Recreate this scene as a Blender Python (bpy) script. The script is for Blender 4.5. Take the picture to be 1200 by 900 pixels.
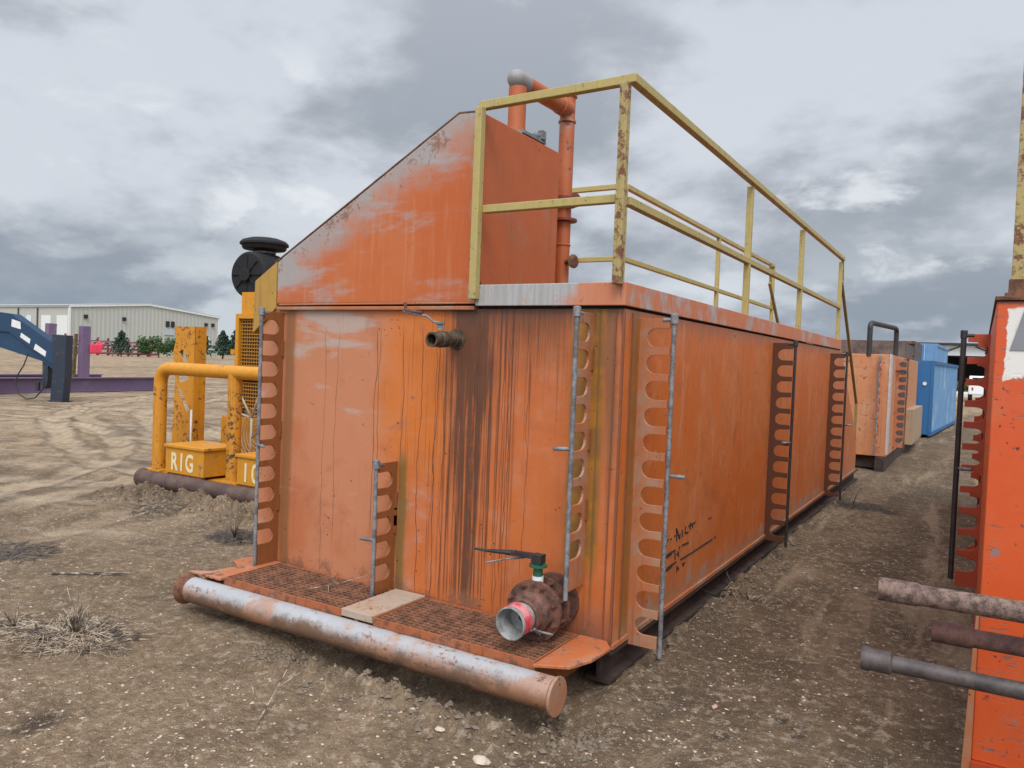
import bpy, bmesh, math, random
import numpy as np
from mathutils import Vector, Matrix
from mathutils.geometry import tessellate_polygon
rnd = random.Random(7)
R_ = math.radians
scene = bpy.context.scene
for o in list(bpy.data.objects): bpy.data.objects.remove(o)
C = scene.collection

# ------------------------------------------------------------------ camera
CR = Vector((0.8541975146743176, 0.5185123180145624, 0.03862100453619284))
CD = Vector((0.04917067353546942, -0.006611268171406078, -0.9987685097144554))
CF = Vector((-0.5176184413139544, 0.8550445995387207, -0.031142928754074036))
CP = Vector((1.58468386, -3.71942227, 1.6829616))
FPX = 905.32
cam_d = bpy.data.cameras.new('camera'); cam = bpy.data.objects.new('camera', cam_d); C.objects.link(cam)
m = Matrix((( CR.x, -CD.x, -CF.x, CP.x), (CR.y, -CD.y, -CF.y, CP.y), (CR.z, -CD.z, -CF.z, CP.z), (0, 0, 0, 1)))
cam.matrix_world = m
cam_d.sensor_width = 36; cam_d.lens = FPX/1200*36; cam_d.clip_start = .05; cam_d.clip_end = 3000
scene.camera = cam

def bp(px, py, ax, val):            # where a sight line meets the plane axis=val (used for surveying real positions)
    r = CR*(px-600)/FPX + CD*(py-450)/FPX + CF
    return CP + r*((val-CP[ax])/r[ax])

# ------------------------------------------------------------------ light
SUN_EL, SUN_AZ = 52, 150            # azimuth clockwise from +Y
world = bpy.data.worlds.new('World'); scene.world = world; world.use_nodes = True
sun_d = bpy.data.lights.new('sun', 'SUN'); sun_d.energy = 1.7; sun_d.angle = R_(24); sun_d.color = (1.0, .95, .88)
sun = bpy.data.objects.new('sun', sun_d); C.objects.link(sun)
sdir = Vector((math.sin(R_(SUN_AZ))*math.cos(R_(SUN_EL)), math.cos(R_(SUN_AZ))*math.cos(R_(SUN_EL)), math.sin(R_(SUN_EL))))
sun.rotation_euler = sdir.to_track_quat('Z', 'Y').to_euler(); sun.location = (0, -20, 30)
scene.view_settings.view_transform = 'Standard'; scene.view_settings.look = 'None'
scene.view_settings.gamma = 1; scene.view_settings.exposure = 0.14
scene.view_settings.use_curve_mapping = False

# ------------------------------------------------------------------ tiny node compiler
class S_:
    def __init__(s, g, sock): s.g, s.s = g, sock
    def _m(s, op, *a): return s.g.math(op, s, *a)
    def __add__(s, o): return s._m('ADD', o)
    def __radd__(s, o): return s.g.math('ADD', o, s)
    def __sub__(s, o): return s._m('SUBTRACT', o)
    def __rsub__(s, o): return s.g.math('SUBTRACT', o, s)
    def __mul__(s, o): return s._m('MULTIPLY', o)
    def __rmul__(s, o): return s.g.math('MULTIPLY', o, s)
    def __truediv__(s, o): return s._m('DIVIDE', o)
class G_:
    def __init__(s, tree): s.t = tree; s.n = tree.nodes; s.l = tree.links
    def node(s, ty, **k):
        n = s.n.new(ty)
        for a, b in k.items(): setattr(n, a, b)
        return n
    def put(s, inp, v):
        if isinstance(v, S_): s.l.new(v.s, inp)
        elif v is not None:
            if isinstance(v, (tuple, list)) and len(v) == 3 and inp.type == 'RGBA': v = (*v, 1)
            inp.default_value = v
    def math(s, op, a, b=None, c=None, clamp=False):
        n = s.node('ShaderNodeMath', operation=op, use_clamp=clamp)
        for i, v in enumerate((a, b, c)):
            if v is not None: s.put(n.inputs[i], v)
        return S_(s, n.outputs[0])
    def mx(s, a, b): return s.math('MAXIMUM', a, b)
    def mn(s, a, b): return s.math('MINIMUM', a, b)
    def ss(s, x, a, b):               # smoothstep a..b -> 0..1 (a may exceed b)
        n = s.node('ShaderNodeMapRange', interpolation_type='SMOOTHSTEP')
        if a <= b: lo, hi, t0, t1 = a, b, 0, 1
        else: lo, hi, t0, t1 = b, a, 1, 0
        s.put(n.inputs[0], x); n.inputs[1].default_value = lo; n.inputs[2].default_value = hi
        n.inputs[3].default_value = t0; n.inputs[4].default_value = t1
        return S_(s, n.outputs[0])
    def band(s, x, a, b, w): return s.ss(x, a-w, a+w)*s.ss(x, b+w, b-w)
    def mix(s, f, a, b):
        n = s.node('ShaderNodeMix', data_type='RGBA'); s.put(n.inputs[0], f); s.put(n.inputs[6], a); s.put(n.inputs[7], b)
        return S_(s, n.outputs[2])
    def vec(s, x, y, z):
        n = s.node('ShaderNodeCombineXYZ'); s.put(n.inputs[0], x); s.put(n.inputs[1], y); s.put(n.inputs[2], z); return S_(s, n.outputs[0])
    def sep(s, v):
        n = s.node('ShaderNodeSeparateXYZ'); s.put(n.inputs[0], v); return [S_(s, n.outputs[i]) for i in range(3)]
    def vm(s, op, a, b):
        n = s.node('ShaderNodeVectorMath', operation=op); s.put(n.inputs[0], a); s.put(n.inputs[1], b); return S_(s, n.outputs[0])
    def noise(s, v, scale=5, det=4, ro=.55, dist=0):
        n = s.node('ShaderNodeTexNoise'); s.put(n.inputs['Vector'], v); n.inputs['Scale'].default_value = scale
        n.inputs['Detail'].default_value = det; n.inputs['Roughness'].default_value = ro; n.inputs['Distortion'].default_value = dist
        return S_(s, n.outputs[0])
    def vor(s, v, scale=5, feat='F1', rand=1, out=0):
        n = s.node('ShaderNodeTexVoronoi', feature=feat); s.put(n.inputs['Vector'], v); n.inputs['Scale'].default_value = scale
        n.inputs['Randomness'].default_value = rand
        return S_(s, n.outputs[out])
    def obj(s):
        n = s.node('ShaderNodeTexCoord'); return S_(s, n.outputs['Object'])
    def normal(s):
        n = s.node('ShaderNodeTexCoord'); return S_(s, n.outputs['Normal'])
MATS = {}
def material(name, fn):
    if name in MATS: return MATS[name]
    mt = bpy.data.materials.new(name); mt.use_nodes = True; t = mt.node_tree; t.nodes.clear()
    g = G_(t); out = g.node('ShaderNodeOutputMaterial'); b = g.node('ShaderNodeBsdfPrincipled')
    t.links.new(b.outputs[0], out.inputs[0])
    r = fn(g)                          # dict color rough metal bump(height) bumpd
    g.put(b.inputs['Base Color'], r['color']); g.put(b.inputs['Roughness'], r.get('rough', .6)); g.put(b.inputs['Metallic'], r.get('metal', 0.0))
    if 'spec' in r: g.put(b.inputs['Specular IOR Level'], r['spec'])
    if 'bump' in r:
        bn = g.node('ShaderNodeBump'); bn.inputs['Strength'].default_value = r.get('bs', .5); bn.inputs['Distance'].default_value = r.get('bd', .01)
        g.put(bn.inputs['Height'], r['bump']); t.links.new(bn.outputs[0], b.inputs['Normal'])
    if 'trans' in r: b.inputs['Transmission Weight'].default_value = r['trans']
    MATS[name] = mt; return mt
def lerp3(a, b, f): return tuple(x+(y-x)*f for x, y in zip(a, b))

def paint(name, base, fade=None, rust=(.10, .035, .015), fa=.35, ra=.4, streak=.4, chip=.3, rough=.5, scale=1.0, grime=(.05, .03, .02)):
    """weathered paint: fading, vertical runs, rust blooms and small chips"""
    fade = fade or lerp3(base, (.45, .42, .38), .5)
    def fn(g):
        p = g.obj(); x, y, z = g.sep(p)
        n1 = g.noise(p, 1.6*scale, 5, .6); n2 = g.noise(p, 9*scale, 5, .65); n3 = g.noise(p, 45*scale, 3, .6)
        c = g.mix(g.ss(n1*.7+n2*.3, .62-fa*.3, .80-fa*.3), base, fade)
        c = g.mix(g.ss(n2, .3, .7)*.25, c, tuple(v*.6 for v in base))
        sv = g.noise(g.vec(x*22*scale, y*22*scale, z*.9), 1, 4, .6)
        c = g.mix(g.ss(sv, .55, .75)*streak*.8, c, grime)
        rz = g.ss(n2*.55+n1*.3+n3*.15, .64-ra*.16, .70-ra*.14)
        c = g.mix(rz, c, g.mix(n3, rust, tuple(v*2.2 for v in rust)))
        ch = g.vor(g.vm('MULTIPLY', p, (1, 1, .55)), 26*scale); cn = g.noise(p, 5*scale, 2)
        cm = g.ss(ch, .20, .12)*g.ss(cn, .66-chip*.2, .70-chip*.2)
        c = g.mix(cm, c, (.03, .017, .012))
        h = n2*.4+n3*.25-rz*.6-cm*.7
        return dict(color=c, rough=g.ss(rz+n2*.3, 0, 1)*.35+rough, bump=h, bs=.35, bd=.006)
    return material(name, fn)
def metal(name, c1, c2, rough=.6, scale=10, met=0.0, bs=.4):
    def fn(g):
        p = g.obj(); n = g.noise(p, scale, 6, .65); n2 = g.noise(p, scale*6, 3, .6)
        return dict(color=g.mix(g.ss(n*.7+n2*.3, .38, .62), c1, c2), rough=n2*.25+rough-.1, metal=met, bump=n+n2*.5, bs=bs, bd=.004)
    return material(name, fn)
def plain(name, c, rough=.6, var=.25, scale=6):
    def fn(g):
        p = g.obj(); n = g.noise(p, scale, 5, .6)
        return dict(color=g.mix(n, tuple(v*(1-var) for v in c), tuple(min(1, v*(1+var)) for v in c)), rough=rough)
    return material(name, fn)

# ------------------------------------------------------------------ mesh building
class MB:
    def __init__(s): s.v = []; s.f = []; s.sm = []; s.mi = []; s.cur = 0
    def face(s, idx, sm=False): s.f.append(tuple(idx)); s.sm.append(sm); s.mi.append(s.cur)
    def add(s, vs):
        b = len(s.v); s.v.extend(Vector(v) for v in vs); return b
    def box(s, a, b):
        x0, y0, z0 = (min(a[i], b[i]) for i in range(3)); x1, y1, z1 = (max(a[i], b[i]) for i in range(3))
        i = s.add([(x0,y0,z0),(x1,y0,z0),(x1,y1,z0),(x0,y1,z0),(x0,y0,z1),(x1,y0,z1),(x1,y1,z1),(x0,y1,z1)])
        for q in ((0,3,2,1),(4,5,6,7),(0,1,5,4),(1,2,6,5),(2,3,7,6),(3,0,4,7)): s.face([i+k for k in q])
        return s
    def bar(s, p, q, w, h=None, up=(0, 0, 1)):      # rectangular bar between two points
        h = h or w; p, q = Vector(p), Vector(q); d = (q-p).normalized(); up = Vector(up)
        if abs(d.dot(up)) > .99: up = Vector((0, 1, 0))
        sx = d.cross(up).normalized()*w/2; sz = sx.cross(d).normalized()*h/2
        i = s.add([p-sx-sz, p+sx-sz, p+sx+sz, p-sx+sz, q-sx-sz, q+sx-sz, q+sx+sz, q-sx+sz])
        for k in ((0,1,2,3),(7,6,5,4),(0,4,5,1),(1,5,6,2),(2,6,7,3),(3,7,4,0)): s.face([i+j for j in k])
        return s
    def path(s, pts, r, n=14, caps=True, radii=None):
        pts = [Vector(p) for p in pts]; rings = []; prev = None
        for k, p in enumerate(pts):
            d = (pts[min(k+1, len(pts)-1)]-pts[max(k-1, 0)]).normalized()
            if prev is None:
                a = Vector((0, 0, 1)) if abs(d.z) < .9 else Vector((1, 0, 0)); u = d.cross(a).normalized()
            else: u = (prev-d*prev.dot(d)).normalized()
            w = d.cross(u); prev = u; rr = radii[k] if radii else r
            rings.append(s.add([p+(u*math.cos(2*math.pi*j/n)+w*math.sin(2*math.pi*j/n))*rr for j in range(n)]))
        for a, b in zip(rings, rings[1:]):
            for j in range(n): s.face([a+j, a+(j+1)%n, b+(j+1)%n, b+j], True)
        if caps:
            s.face([rings[0]+j for j in range(n)][::-1]); s.face([rings[-1]+j for j in range(n)])
        return s
    def tube(s, p, q, r, n=16, caps=True): return s.path([p, q], r, n, caps)
    def lathe(s, prof, o, d, n=24, caps=True):      # prof: list of (distance along d, radius)
        o, d = Vector(o), Vector(d).normalized(); a = Vector((0, 0, 1)) if abs(d.z) < .9 else Vector((1, 0, 0))
        u = d.cross(a).normalized(); w = d.cross(u); rings = []
        for t, r in prof: rings.append(s.add([o+d*t+(u*math.cos(2*math.pi*j/n)+w*math.sin(2*math.pi*j/n))*max(r, .0005) for j in range(n)]))
        last = None
        for k, (a_, b_) in enumerate(zip(rings, rings[1:])):
            for j in range(n): s.face([a_+j, a_+(j+1)%n, b_+(j+1)%n, b_+j], False if abs(prof[k][0]-prof[k+1][0]) < 1e-6 else True)
        if caps:
            s.face([rings[0]+j for j in range(n)][::-1]); s.face([rings[-1]+j for j in range(n)])
        return s
    def prism(s, poly, M, t, holes=()):             # poly in (u,v); M(u,v,w)->xyz ; thickness w 0..t
        loops = [poly]+list(holes)
        if not holes:
            n = len(poly); a = s.add([M(u, v, 0) for u, v in poly]); b = s.add([M(u, v, t) for u, v in poly])
            s.face([a+i for i in range(n)][::-1]); s.face([b+i for i in range(n)])
            for i in range(n): s.face([a+i, a+(i+1)%n, b+(i+1)%n, b+i])
            return s
        flat = [p for l in loops for p in l]
        tris = tessellate_polygon([[Vector((u, v, 0)) for u, v in l] for l in loops])
        a = s.add([M(u, v, 0) for u, v in flat]); b = s.add([M(u, v, t) for u, v in flat])
        for tr in tris: s.face([a+i for i in tr]); s.face([b+i for i in tr][::-1])
        k = 0
        for l in loops:
            n = len(l)
            for i in range(n): s.face([a+k+i, a+k+(i+1)%n, b+k+(i+1)%n, b+k+i])
            k += n
        return s
    def build(s, name, mats, parent=None, bev=0, fix=True, origin=None):
        me = bpy.data.meshes.new(name)
        o_ = Vector(origin) if origin else Vector((0, 0, 0))
        me.from_pydata([tuple(v-o_) for v in s.v], [], s.f)
        me.polygons.foreach_set('use_smooth', s.sm); me.polygons.foreach_set('material_index', s.mi)
        if fix:
            bm = bmesh.new(); bm.from_mesh(me); bmesh.ops.recalc_face_normals(bm, faces=bm.faces)
            for e_ in bm.edges:
                if len(e_.link_faces) == 2 and e_.calc_face_angle(0) > .62: e_.smooth = False
            bm.to_mesh(me); bm.free()
        me.update()
        o = bpy.data.objects.new(name, me); C.objects.link(o); o.location = o_
        for mt in (mats if isinstance(mats, (list, tuple)) else [mats]): me.materials.append(mt)
        if parent: o.parent = parent
        if bev:
            md = o.modifiers.new('bevel', 'BEVEL'); md.width = bev; md.segments = 2; md.limit_method = 'ANGLE'; md.angle_limit = R_(40)
        return o
def tag(o, label=None, cat=None, group=None, kind=None):
    if label: o['label'] = label
    if cat: o['category'] = cat
    if group: o['group'] = group
    if kind: o['kind'] = kind
    return o
def empty(name, loc, rz=0):
    o = bpy.data.objects.new(name, None); C.objects.link(o); o.location = loc; o.rotation_euler = (0, 0, rz); o.empty_display_size = .2; return o
def copy_tree(o, parent=None):
    c = o.copy(); C.objects.link(c)
    if parent: c.parent = parent
    for ch in list(o.children): copy_tree(ch, c)
    return c
def bend(p, c, q, n=6):                # quadratic elbow from p through corner c to q
    p, c, q = Vector(p), Vector(c), Vector(q)
    return [p*(1-t)**2+c*2*t*(1-t)+q*t*t for t in [i/n for i in range(n+1)]]
XZ = lambda y: (lambda u, v, w: (u, y+w, v))
YZ = lambda x: (lambda u, v, w: (x+w, u, v))
XY = lambda z: (lambda u, v, w: (u, v, z+w))

# ------------------------------------------------------------------ sky
def sky():
    g = G_(world.node_tree); t = world.node_tree; t.nodes.clear()
    out = g.node('ShaderNodeOutputWorld'); bg = g.node('ShaderNodeBackground'); bg2 = g.node('ShaderNodeBackground'); mixs = g.node('ShaderNodeMixShader')
    s = g.node('ShaderNodeTexSky', sky_type='NISHITA'); s.sun_disc = False; s.sun_elevation = R_(SUN_EL); s.sun_rotation = R_(SUN_AZ)
    s.air_density = 1.2; s.dust_density = 2.0
    t.links.new(s.outputs[0], bg.inputs[0]); bg.inputs[1].default_value = .08
    tc = g.node('ShaderNodeTexCoord'); d = S_(g, tc.outputs['Generated']); x, y, z = g.sep(d)
    zz = g.mx(z, 0.0)+.50
    p = g.vec(x/zz*1.25, y/zz*1.25, z*2.2)
    q = g.vm('ADD', p, (3.3, 1.7, .4))
    big = g.noise(q, .9, 3, .5, .2)
    mid = g.noise(g.vm('ADD', q, (9.1, 2.2, 0)), 2.3, 7, .52, .12)
    fine = g.noise(q, 7.5, 6, .6, .1)
    dens = big*.40+mid*.48+fine*.12
    lum = g.ss(dens, .575, .455)                        # thick cloud = darker underside
    col = g.mix(lum, (.325, .360, .412), (.60, .637, .695))
    edge = g.ss(g.noise(g.vm('ADD', q, (1.3, 7.2, 0)), 2.6, 7, .56, .2), .56, .66)
    col = g.mix(edge*g.ss(z, .60, .15)*.85, col, (.74, .775, .81))
    col = g.mix(g.ss(z, .22, .58)*.45, col, (.56, .59, .66))
    # rows of flat-based cloud near the horizon
    row = g.noise(g.vec(x*2.6, y*2.6, z*7), 2.1, 7, .54, .1)
    lowc = g.mix(g.ss(row, .42, .58), (.235, .285, .355), (.60, .65, .70))
    col = g.mix(g.ss(z, .20, .03)*.75, col, lowc)
    # whole dome brighter towards the veiled sun and overhead, as under real overcast
    sd = g.node('ShaderNodeVectorMath', operation='DOT_PRODUCT'); g.put(sd.inputs[0], d); sd.inputs[1].default_value = tuple(sdir)
    glow = g.ss(S_(g, sd.outputs['Value']), .25, 1.0)
    boost = 1.0+glow*2.5+g.ss(z, .6, 1.0)*.8
    t.links.new(col.s, bg2.inputs[0]); g.put(bg2.inputs[1], boost)
    cover = g.ss(mid*.6+fine*.4, .30, .40)*.12+.86
    g.put(mixs.inputs[0], cover); t.links.new(bg.outputs[0], mixs.inputs[1]); t.links.new(bg2.outputs[0], mixs.inputs[2])
    t.links.new(mixs.outputs[0], out.inputs[0])
sky()

# ------------------------------------------------------------------ ground
def vnoise(x, y, seed=0):
    xi = np.floor(x).astype(np.int64); yi = np.floor(y).astype(np.int64); fx = x-xi; fy = y-yi
    fx = fx*fx*(3-2*fx); fy = fy*fy*(3-2*fy)
    def h(a, b):
        n = (a*374761393+b*668265263+seed*974634777) & 0xffffffff
        n = ((n ^ (n >> 13))*1274126177) & 0xffffffff
        return ((n ^ (n >> 16)) & 0xffff)/65535.0
    return (h(xi, yi)*(1-fx)+h(xi+1, yi)*fx)*(1-fy)+(h(xi, yi+1)*(1-fx)+h(xi+1, yi+1)*fx)*fy-.5
def G1(v, c, w): return np.exp(-((v-c)/w)**2)
def gh(x, y):
    x = np.asarray(x, float); y = np.asarray(y, float)
    h = .03*vnoise(x*.45, y*.45, 1)+.018*vnoise(x*1.3, y*1.3, 2)+.022*vnoise(x*4, y*4, 3)+.013*vnoise(x*11, y*11, 4)+.008*vnoise(x*25, y*25, 5)
    near = 1/(1+np.exp((np.hypot(x, y)-45)/6)); h = h*near
    # dug-out hollow and broken ridge in front of the bumper
    m = 1/(1+np.exp((-x-1.55)/-.18*-1))
    m = 1/(1+np.exp(-(x+1.65)/.12))*1/(1+np.exp((x-.12)/.07))
    yc = -.60+.05*np.sin(x*5)+.12*vnoise(x*3, y*0, 9)
    rough = 1+1.6*vnoise(x*14, y*14, 21)+1.0*vnoise(x*30, y*30, 22)
    h += m*(-.125*G1(y, yc+.08, .17)+.065*G1(y, yc-.20, .10)*np.clip(rough, 0, 3))
    # berm of spoil along the yellow skid
    mb = 1/(1+np.exp(-(x+6.9)/.15))*1/(1+np.exp((x+3.2)/.3))
    h += mb*.11*G1(y, 1.50, .28)*np.clip(rough, .3, 2)
    h += 1/(1+np.exp(-(y-.1)/.15))*1/(1+np.exp((y-9.4)/.2))*.055*G1(x, .07, .07)*np.clip(rough, .2, 2)
    # lane between the tanks: a shallow rut pair
    ml = 1/(1+np.exp(-(y-.5)/.6))
    h += ml*(-.03*G1(x, .55+.03*y, .16)-.025*G1(x, 1.25+.02*y, .2))*near
    # wheel tracks in the open yard on the left
    for k, (cx, cy, rr) in enumerate(((-9, 19, 12.5), (-9, 19, 14.4), (-16, -4, 9.5), (-16, -4, 11.4), (-4, 24, 20), (-4, 24, 21.8))):
        d = np.hypot(x-cx, y-cy)
        h += near*(x < -2.9)*(-.03*G1(d, rr, .20)+.016*G1(d, rr+.30, .10)+.016*G1(d, rr-.30, .10))
    return h-.012
def axis_pts(lo, hi, step, far, gro=1.09):
    v = list(np.arange(lo, hi, step)); s = step; a = v[0]; left = []
    while a > -far: s *= gro; a -= s; left.append(a)
    s = step; b = v[-1]; right = []
    while b < far: s *= gro; b += s; right.append(b)
    return np.array(left[::-1]+v+right)
gx = axis_pts(-6.2, 2.6, .021, 1500, 1.035); gy = axis_pts(-2.4, 4.0, .021, 1500, 1.035)
X, Y = np.meshgrid(gx, gy); Z = gh(X, Y)
nx, ny = len(gx), len(gy); print('ground', nx, ny)
me = bpy.data.meshes.new('ground'); me.vertices.add(nx*ny)
co = np.stack([X, Y, Z], -1).reshape(-1); me.vertices.foreach_set('co', co)
i = np.arange(nx*ny).reshape(ny, nx); q = np.stack([i[:-1, :-1], i[:-1, 1:], i[1:, 1:], i[1:, :-1]], -1).reshape(-1)
nf = (nx-1)*(ny-1); me.loops.add(nf*4); me.loops.foreach_set('vertex_index', q); me.polygons.add(nf)
me.polygons.foreach_set('loop_start', np.arange(nf)*4); me.polygons.foreach_set('loop_total', np.full(nf, 4)); me.polygons.foreach_set('use_smooth', np.ones(nf, bool))
me.update(); me.validate()
ground = bpy.data.objects.new('ground', me); C.objects.link(ground); tag(ground, 'bare dry dirt yard with gravel and wheel tracks', None, kind='structure')
def ground_fn(g):
    p = g.obj(); x, y, z = g.sep(p)
    a = g.noise(p, .35, 5, .6, .3); b = g.noise(p, 1.7, 6, .62, .2); c_ = g.noise(p, 7, 6, .68); d = g.noise(p, 40, 4, .65)
    dry = g.mix(g.ss(b, .35, .65), (.250, .175, .106), (.405, .290, .182))
    dark_soil = g.mix(g.ss(b, .35, .65), (.092, .062, .037), (.175, .121, .074))
    # darker soil around the machinery and down the lane, pale dust out in the yard
    lane = g.ss(x+(a-.5)*1.6+(b-.5)*1.2, -1.2, .3)
    rim = g.ss(y+(a-.5)*3+(b-.5)*1.5, 3.2, 1.2)*.62
    mk = g.mn(g.mx(lane*.95, rim)+g.ss(b, .50, .66)*.25, 1.0)
    far = g.ss(y*.5-x*.5, 9, 24)
    mk = mk*(1.0-far)+g.ss(g.noise(p, .16, 5, .62, .4), .50, .62)*far*.5
    col = g.mix(mk, dry, dark_soil)
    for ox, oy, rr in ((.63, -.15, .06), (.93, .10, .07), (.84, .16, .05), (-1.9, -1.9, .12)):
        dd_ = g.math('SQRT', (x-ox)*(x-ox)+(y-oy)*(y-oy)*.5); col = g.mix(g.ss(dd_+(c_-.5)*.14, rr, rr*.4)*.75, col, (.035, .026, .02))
    # long drags and tyre marks
    w = g.noise(g.vec(x*.10+y*.05, y*.9-x*.35, 0.0), 1, 6, .62, .6)
    col = g.mix(g.ss(w, .53, .63)*.5*g.ss(x, -2.5, -5.5), col, (.52, .415, .30))
    w2 = g.noise(g.vec(x*.13+y*.07, y*1.4-x*.6, 3.0), 1, 6, .62, .6)
    col = g.mix(g.ss(w2, .56, .66)*.65*g.ss(x, -2.5, -5.5), col, (.105, .080, .060))
    col = g.mix(g.ss(c_, .50, .66)*.42, col, (.095, .068, .046)); c4 = g.noise(p, 18, 5, .7); col = g.mix(g.ss(c4, .52, .64)*.5, col, (.44, .36, .27)); col = g.mix(g.ss(c4, .46, .36)*.42, col, (.075, .054, .038)); ln = g.noise(g.vec(x*2.6+(a-.5)*1.5, y*.22, 5.0), 1, 5, .62, .3); col = g.mix(g.ss(ln, .54, .64)*lane*.55, col, (.36, .265, .175)); col = g.mix(g.ss(ln, .45, .36)*lane*.5, col, (.085, .060, .040))
    col = g.mix(g.ss(d, .58, .72)*.45, col, (.43, .37, .30))
    # fine grit
    v = g.vor(p, 75); vc = g.vor(p, 75, out=1); r_, g_, b_ = g.sep(vc)
    patch = g.ss(g.noise(p, 1.1, 4, .6), .42, .60)
    pm = g.ss(v, .34, .22)*g.ss(r_, .80, .84)*patch
    col = g.mix(pm*.9, col, g.mix(g_, (.30, .24, .18), (.62, .56, .47)))
    v2 = g.vor(p, 170); c2 = g.vor(p, 170, out=1); r2, g2, b2 = g.sep(c2)
    pm2 = g.ss(v2, .42, .28)*g.ss(r2, .72, .78)
    col = g.mix(pm2*.5, col, g.mix(g2, (.08, .06, .05), (.55, .48, .38)))
    t1 = g.noise(p, .75, 6, .66, .5); yard = g.ss(x, -3.5, -8)
    tw = g.noise(g.vm('ADD', p, (5, 3, 0)), .5, 3, .5)
    for k_, (cx_, cy_, rr_) in enumerate(((-9, 19, 12.5), (-9, 19, 14.4), (-16, -4, 9.5), (-16, -4, 11.4), (-4, 24, 20), (-4, 24, 21.8), (-30, -6, 24), (-30, -6, 26))):
        dd_ = g.math('ABSOLUTE', g.math('SQRT', (x-cx_)*(x-cx_)+(y-cy_)*(y-cy_))-rr_+(tw-.5)*1.2); lug = g.math('SINE', (x+y)*22)*.5+.5
        col = g.mix(g.ss(dd_+(b-.5)*.2, .26, .16)*yard*g.ss(tw, .35, .5)*.6, col, g.mix(lug, (.42, .32, .215), (.50, .39, .27)))
        col = g.mix(g.band(dd_+(c_-.5)*.12, .26, .36, .05)*yard*.45, col, (.11, .082, .057))
    col = g.mix(g.ss(t1, .54, .62)*yard*.45, col, (.46, .36, .25))
    col = g.mix(g.ss(t1, .48, .39)*yard*.5, col, (.115, .088, .066))
    t2 = g.noise(g.vm('ADD', p, (31, 7, 0)), 2.6, 5, .66, .4)
    col = g.mix(g.ss(t2, .55, .65)*yard*.5, col, (.13, .10, .075))
    # green-grey land beyond the fence
    dist = g.math('SQRT', x*x+y*y)
    col = g.mix(g.ss(dist, 120, 190)*.7, col, (.20, .20, .11))
    return dict(color=col, rough=.95, spec=.15, bump=c_*1.0+d*.8+pm*.5+pm2*.35+b*.6, bs=1.0, bd=.04)
me.materials.append(material('dirt', ground_fn))

def scatter_stones():
    N = 42000; rs = np.random.RandomState(3)
    xs = np.empty(N); ys = np.empty(N); k = 0
    base_v = np.array([(1,0,0),(0,1,0),(-1,0,0),(0,-1,0),(0,0,.8),(0,0,-.6)], float); base_f = np.array([(0,1,4),(1,2,4),(2,3,4),(3,0,4),(1,0,5),(2,1,5),(3,2,5),(0,3,5)])
    V = []; F = []; MI = []
    while k < N:
        r = 1.1+rs.rand()**1.6*9; th = R_(rs.uniform(50, 165)); x = 1.58+r*math.cos(th); y = -3.7+r*math.sin(th)
        if -2.75 < x < .05 and y > -.4: continue
        dn = vnoise(np.array([x*.8]), np.array([y*.8]), 31)[0]
        if dn+rs.rand()*.7 < .15: continue
        sz = .0022+.0085*rs.rand()**6
        if rs.rand() < .0012: sz = rs.uniform(.013, .024)
        zz = float(gh(x, y)); a = rs.rand()*6.28
        sc = np.array([sz*rs.uniform(.8, 1.7), sz*rs.uniform(.7, 1.1), sz*rs.uniform(.5, .9)])
        v = base_v*sc*rs.uniform(.75, 1.25, (6, 3)) ; ca, sa = math.cos(a), math.sin(a)
        v = np.stack([v[:, 0]*ca-v[:, 1]*sa+x, v[:, 0]*sa+v[:, 1]*ca+y, v[:, 2]+zz+sc[2]*.25], 1)
        V.append(v); F.append(base_f+6*k); MI += [rs.choice([0, 0, 1, 2, 3])]*8; k += 1
    V = np.concatenate(V); F = np.concatenate(F)
    me = bpy.data.meshes.new('gravel'); me.from_pydata(V.tolist(), [], F.tolist()); me.polygons.foreach_set('material_index', MI)
    me.polygons.foreach_set('use_smooth', [False]*len(F))
    o = bpy.data.objects.new('gravel', me); C.objects.link(o)
    for n, c in (('pale_stone', (.44, .37, .285)), ('tan_stone', (.42, .32, .22)), ('grey_stone', (.16, .135, .11)), ('pink_stone', (.42, .28, .21))): me.materials.append(plain(n, c, .85))
    tag(o, 'loose pale gravel scattered over the dirt', 'gravel', kind='stuff')
    # clods of broken soil thrown up before the bumper
    V = []; F = []; k = 0
    for j in range(3600):
        x = rs.uniform(-1.9, .25); y = -.62+rs.normal()*.16
        if j % 3 == 0: x = rs.uniform(-6.8, -3.4); y = 1.5+rs.normal()*.25
        if j % 5 == 1: x = .08+abs(rs.normal())*.07; y = rs.uniform(.1, 9)
        sz = .005+.017*rs.rand()**3; zz = float(gh(x, y)); sc = sz*rs.uniform(.7, 1.3, 3)
        v = base_v*sc*rs.uniform(.7, 1.3, (6, 3)); V.append(v+np.array([x, y, zz+sz*.2])); F.append(base_f+6*k); k += 1
    me = bpy.data.meshes.new('soil_clods'); me.from_pydata(np.concatenate(V).tolist(), [], np.concatenate(F).tolist())
    o = bpy.data.objects.new('soil_clods', me); C.objects.link(o); me.materials.append(plain('clod', (.15, .115, .082), .95, .35, 20))
    tag(o, 'crumbled clods of dug soil before the bumper and along the yellow skid', 'soil', kind='stuff')
scatter_stones()

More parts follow.
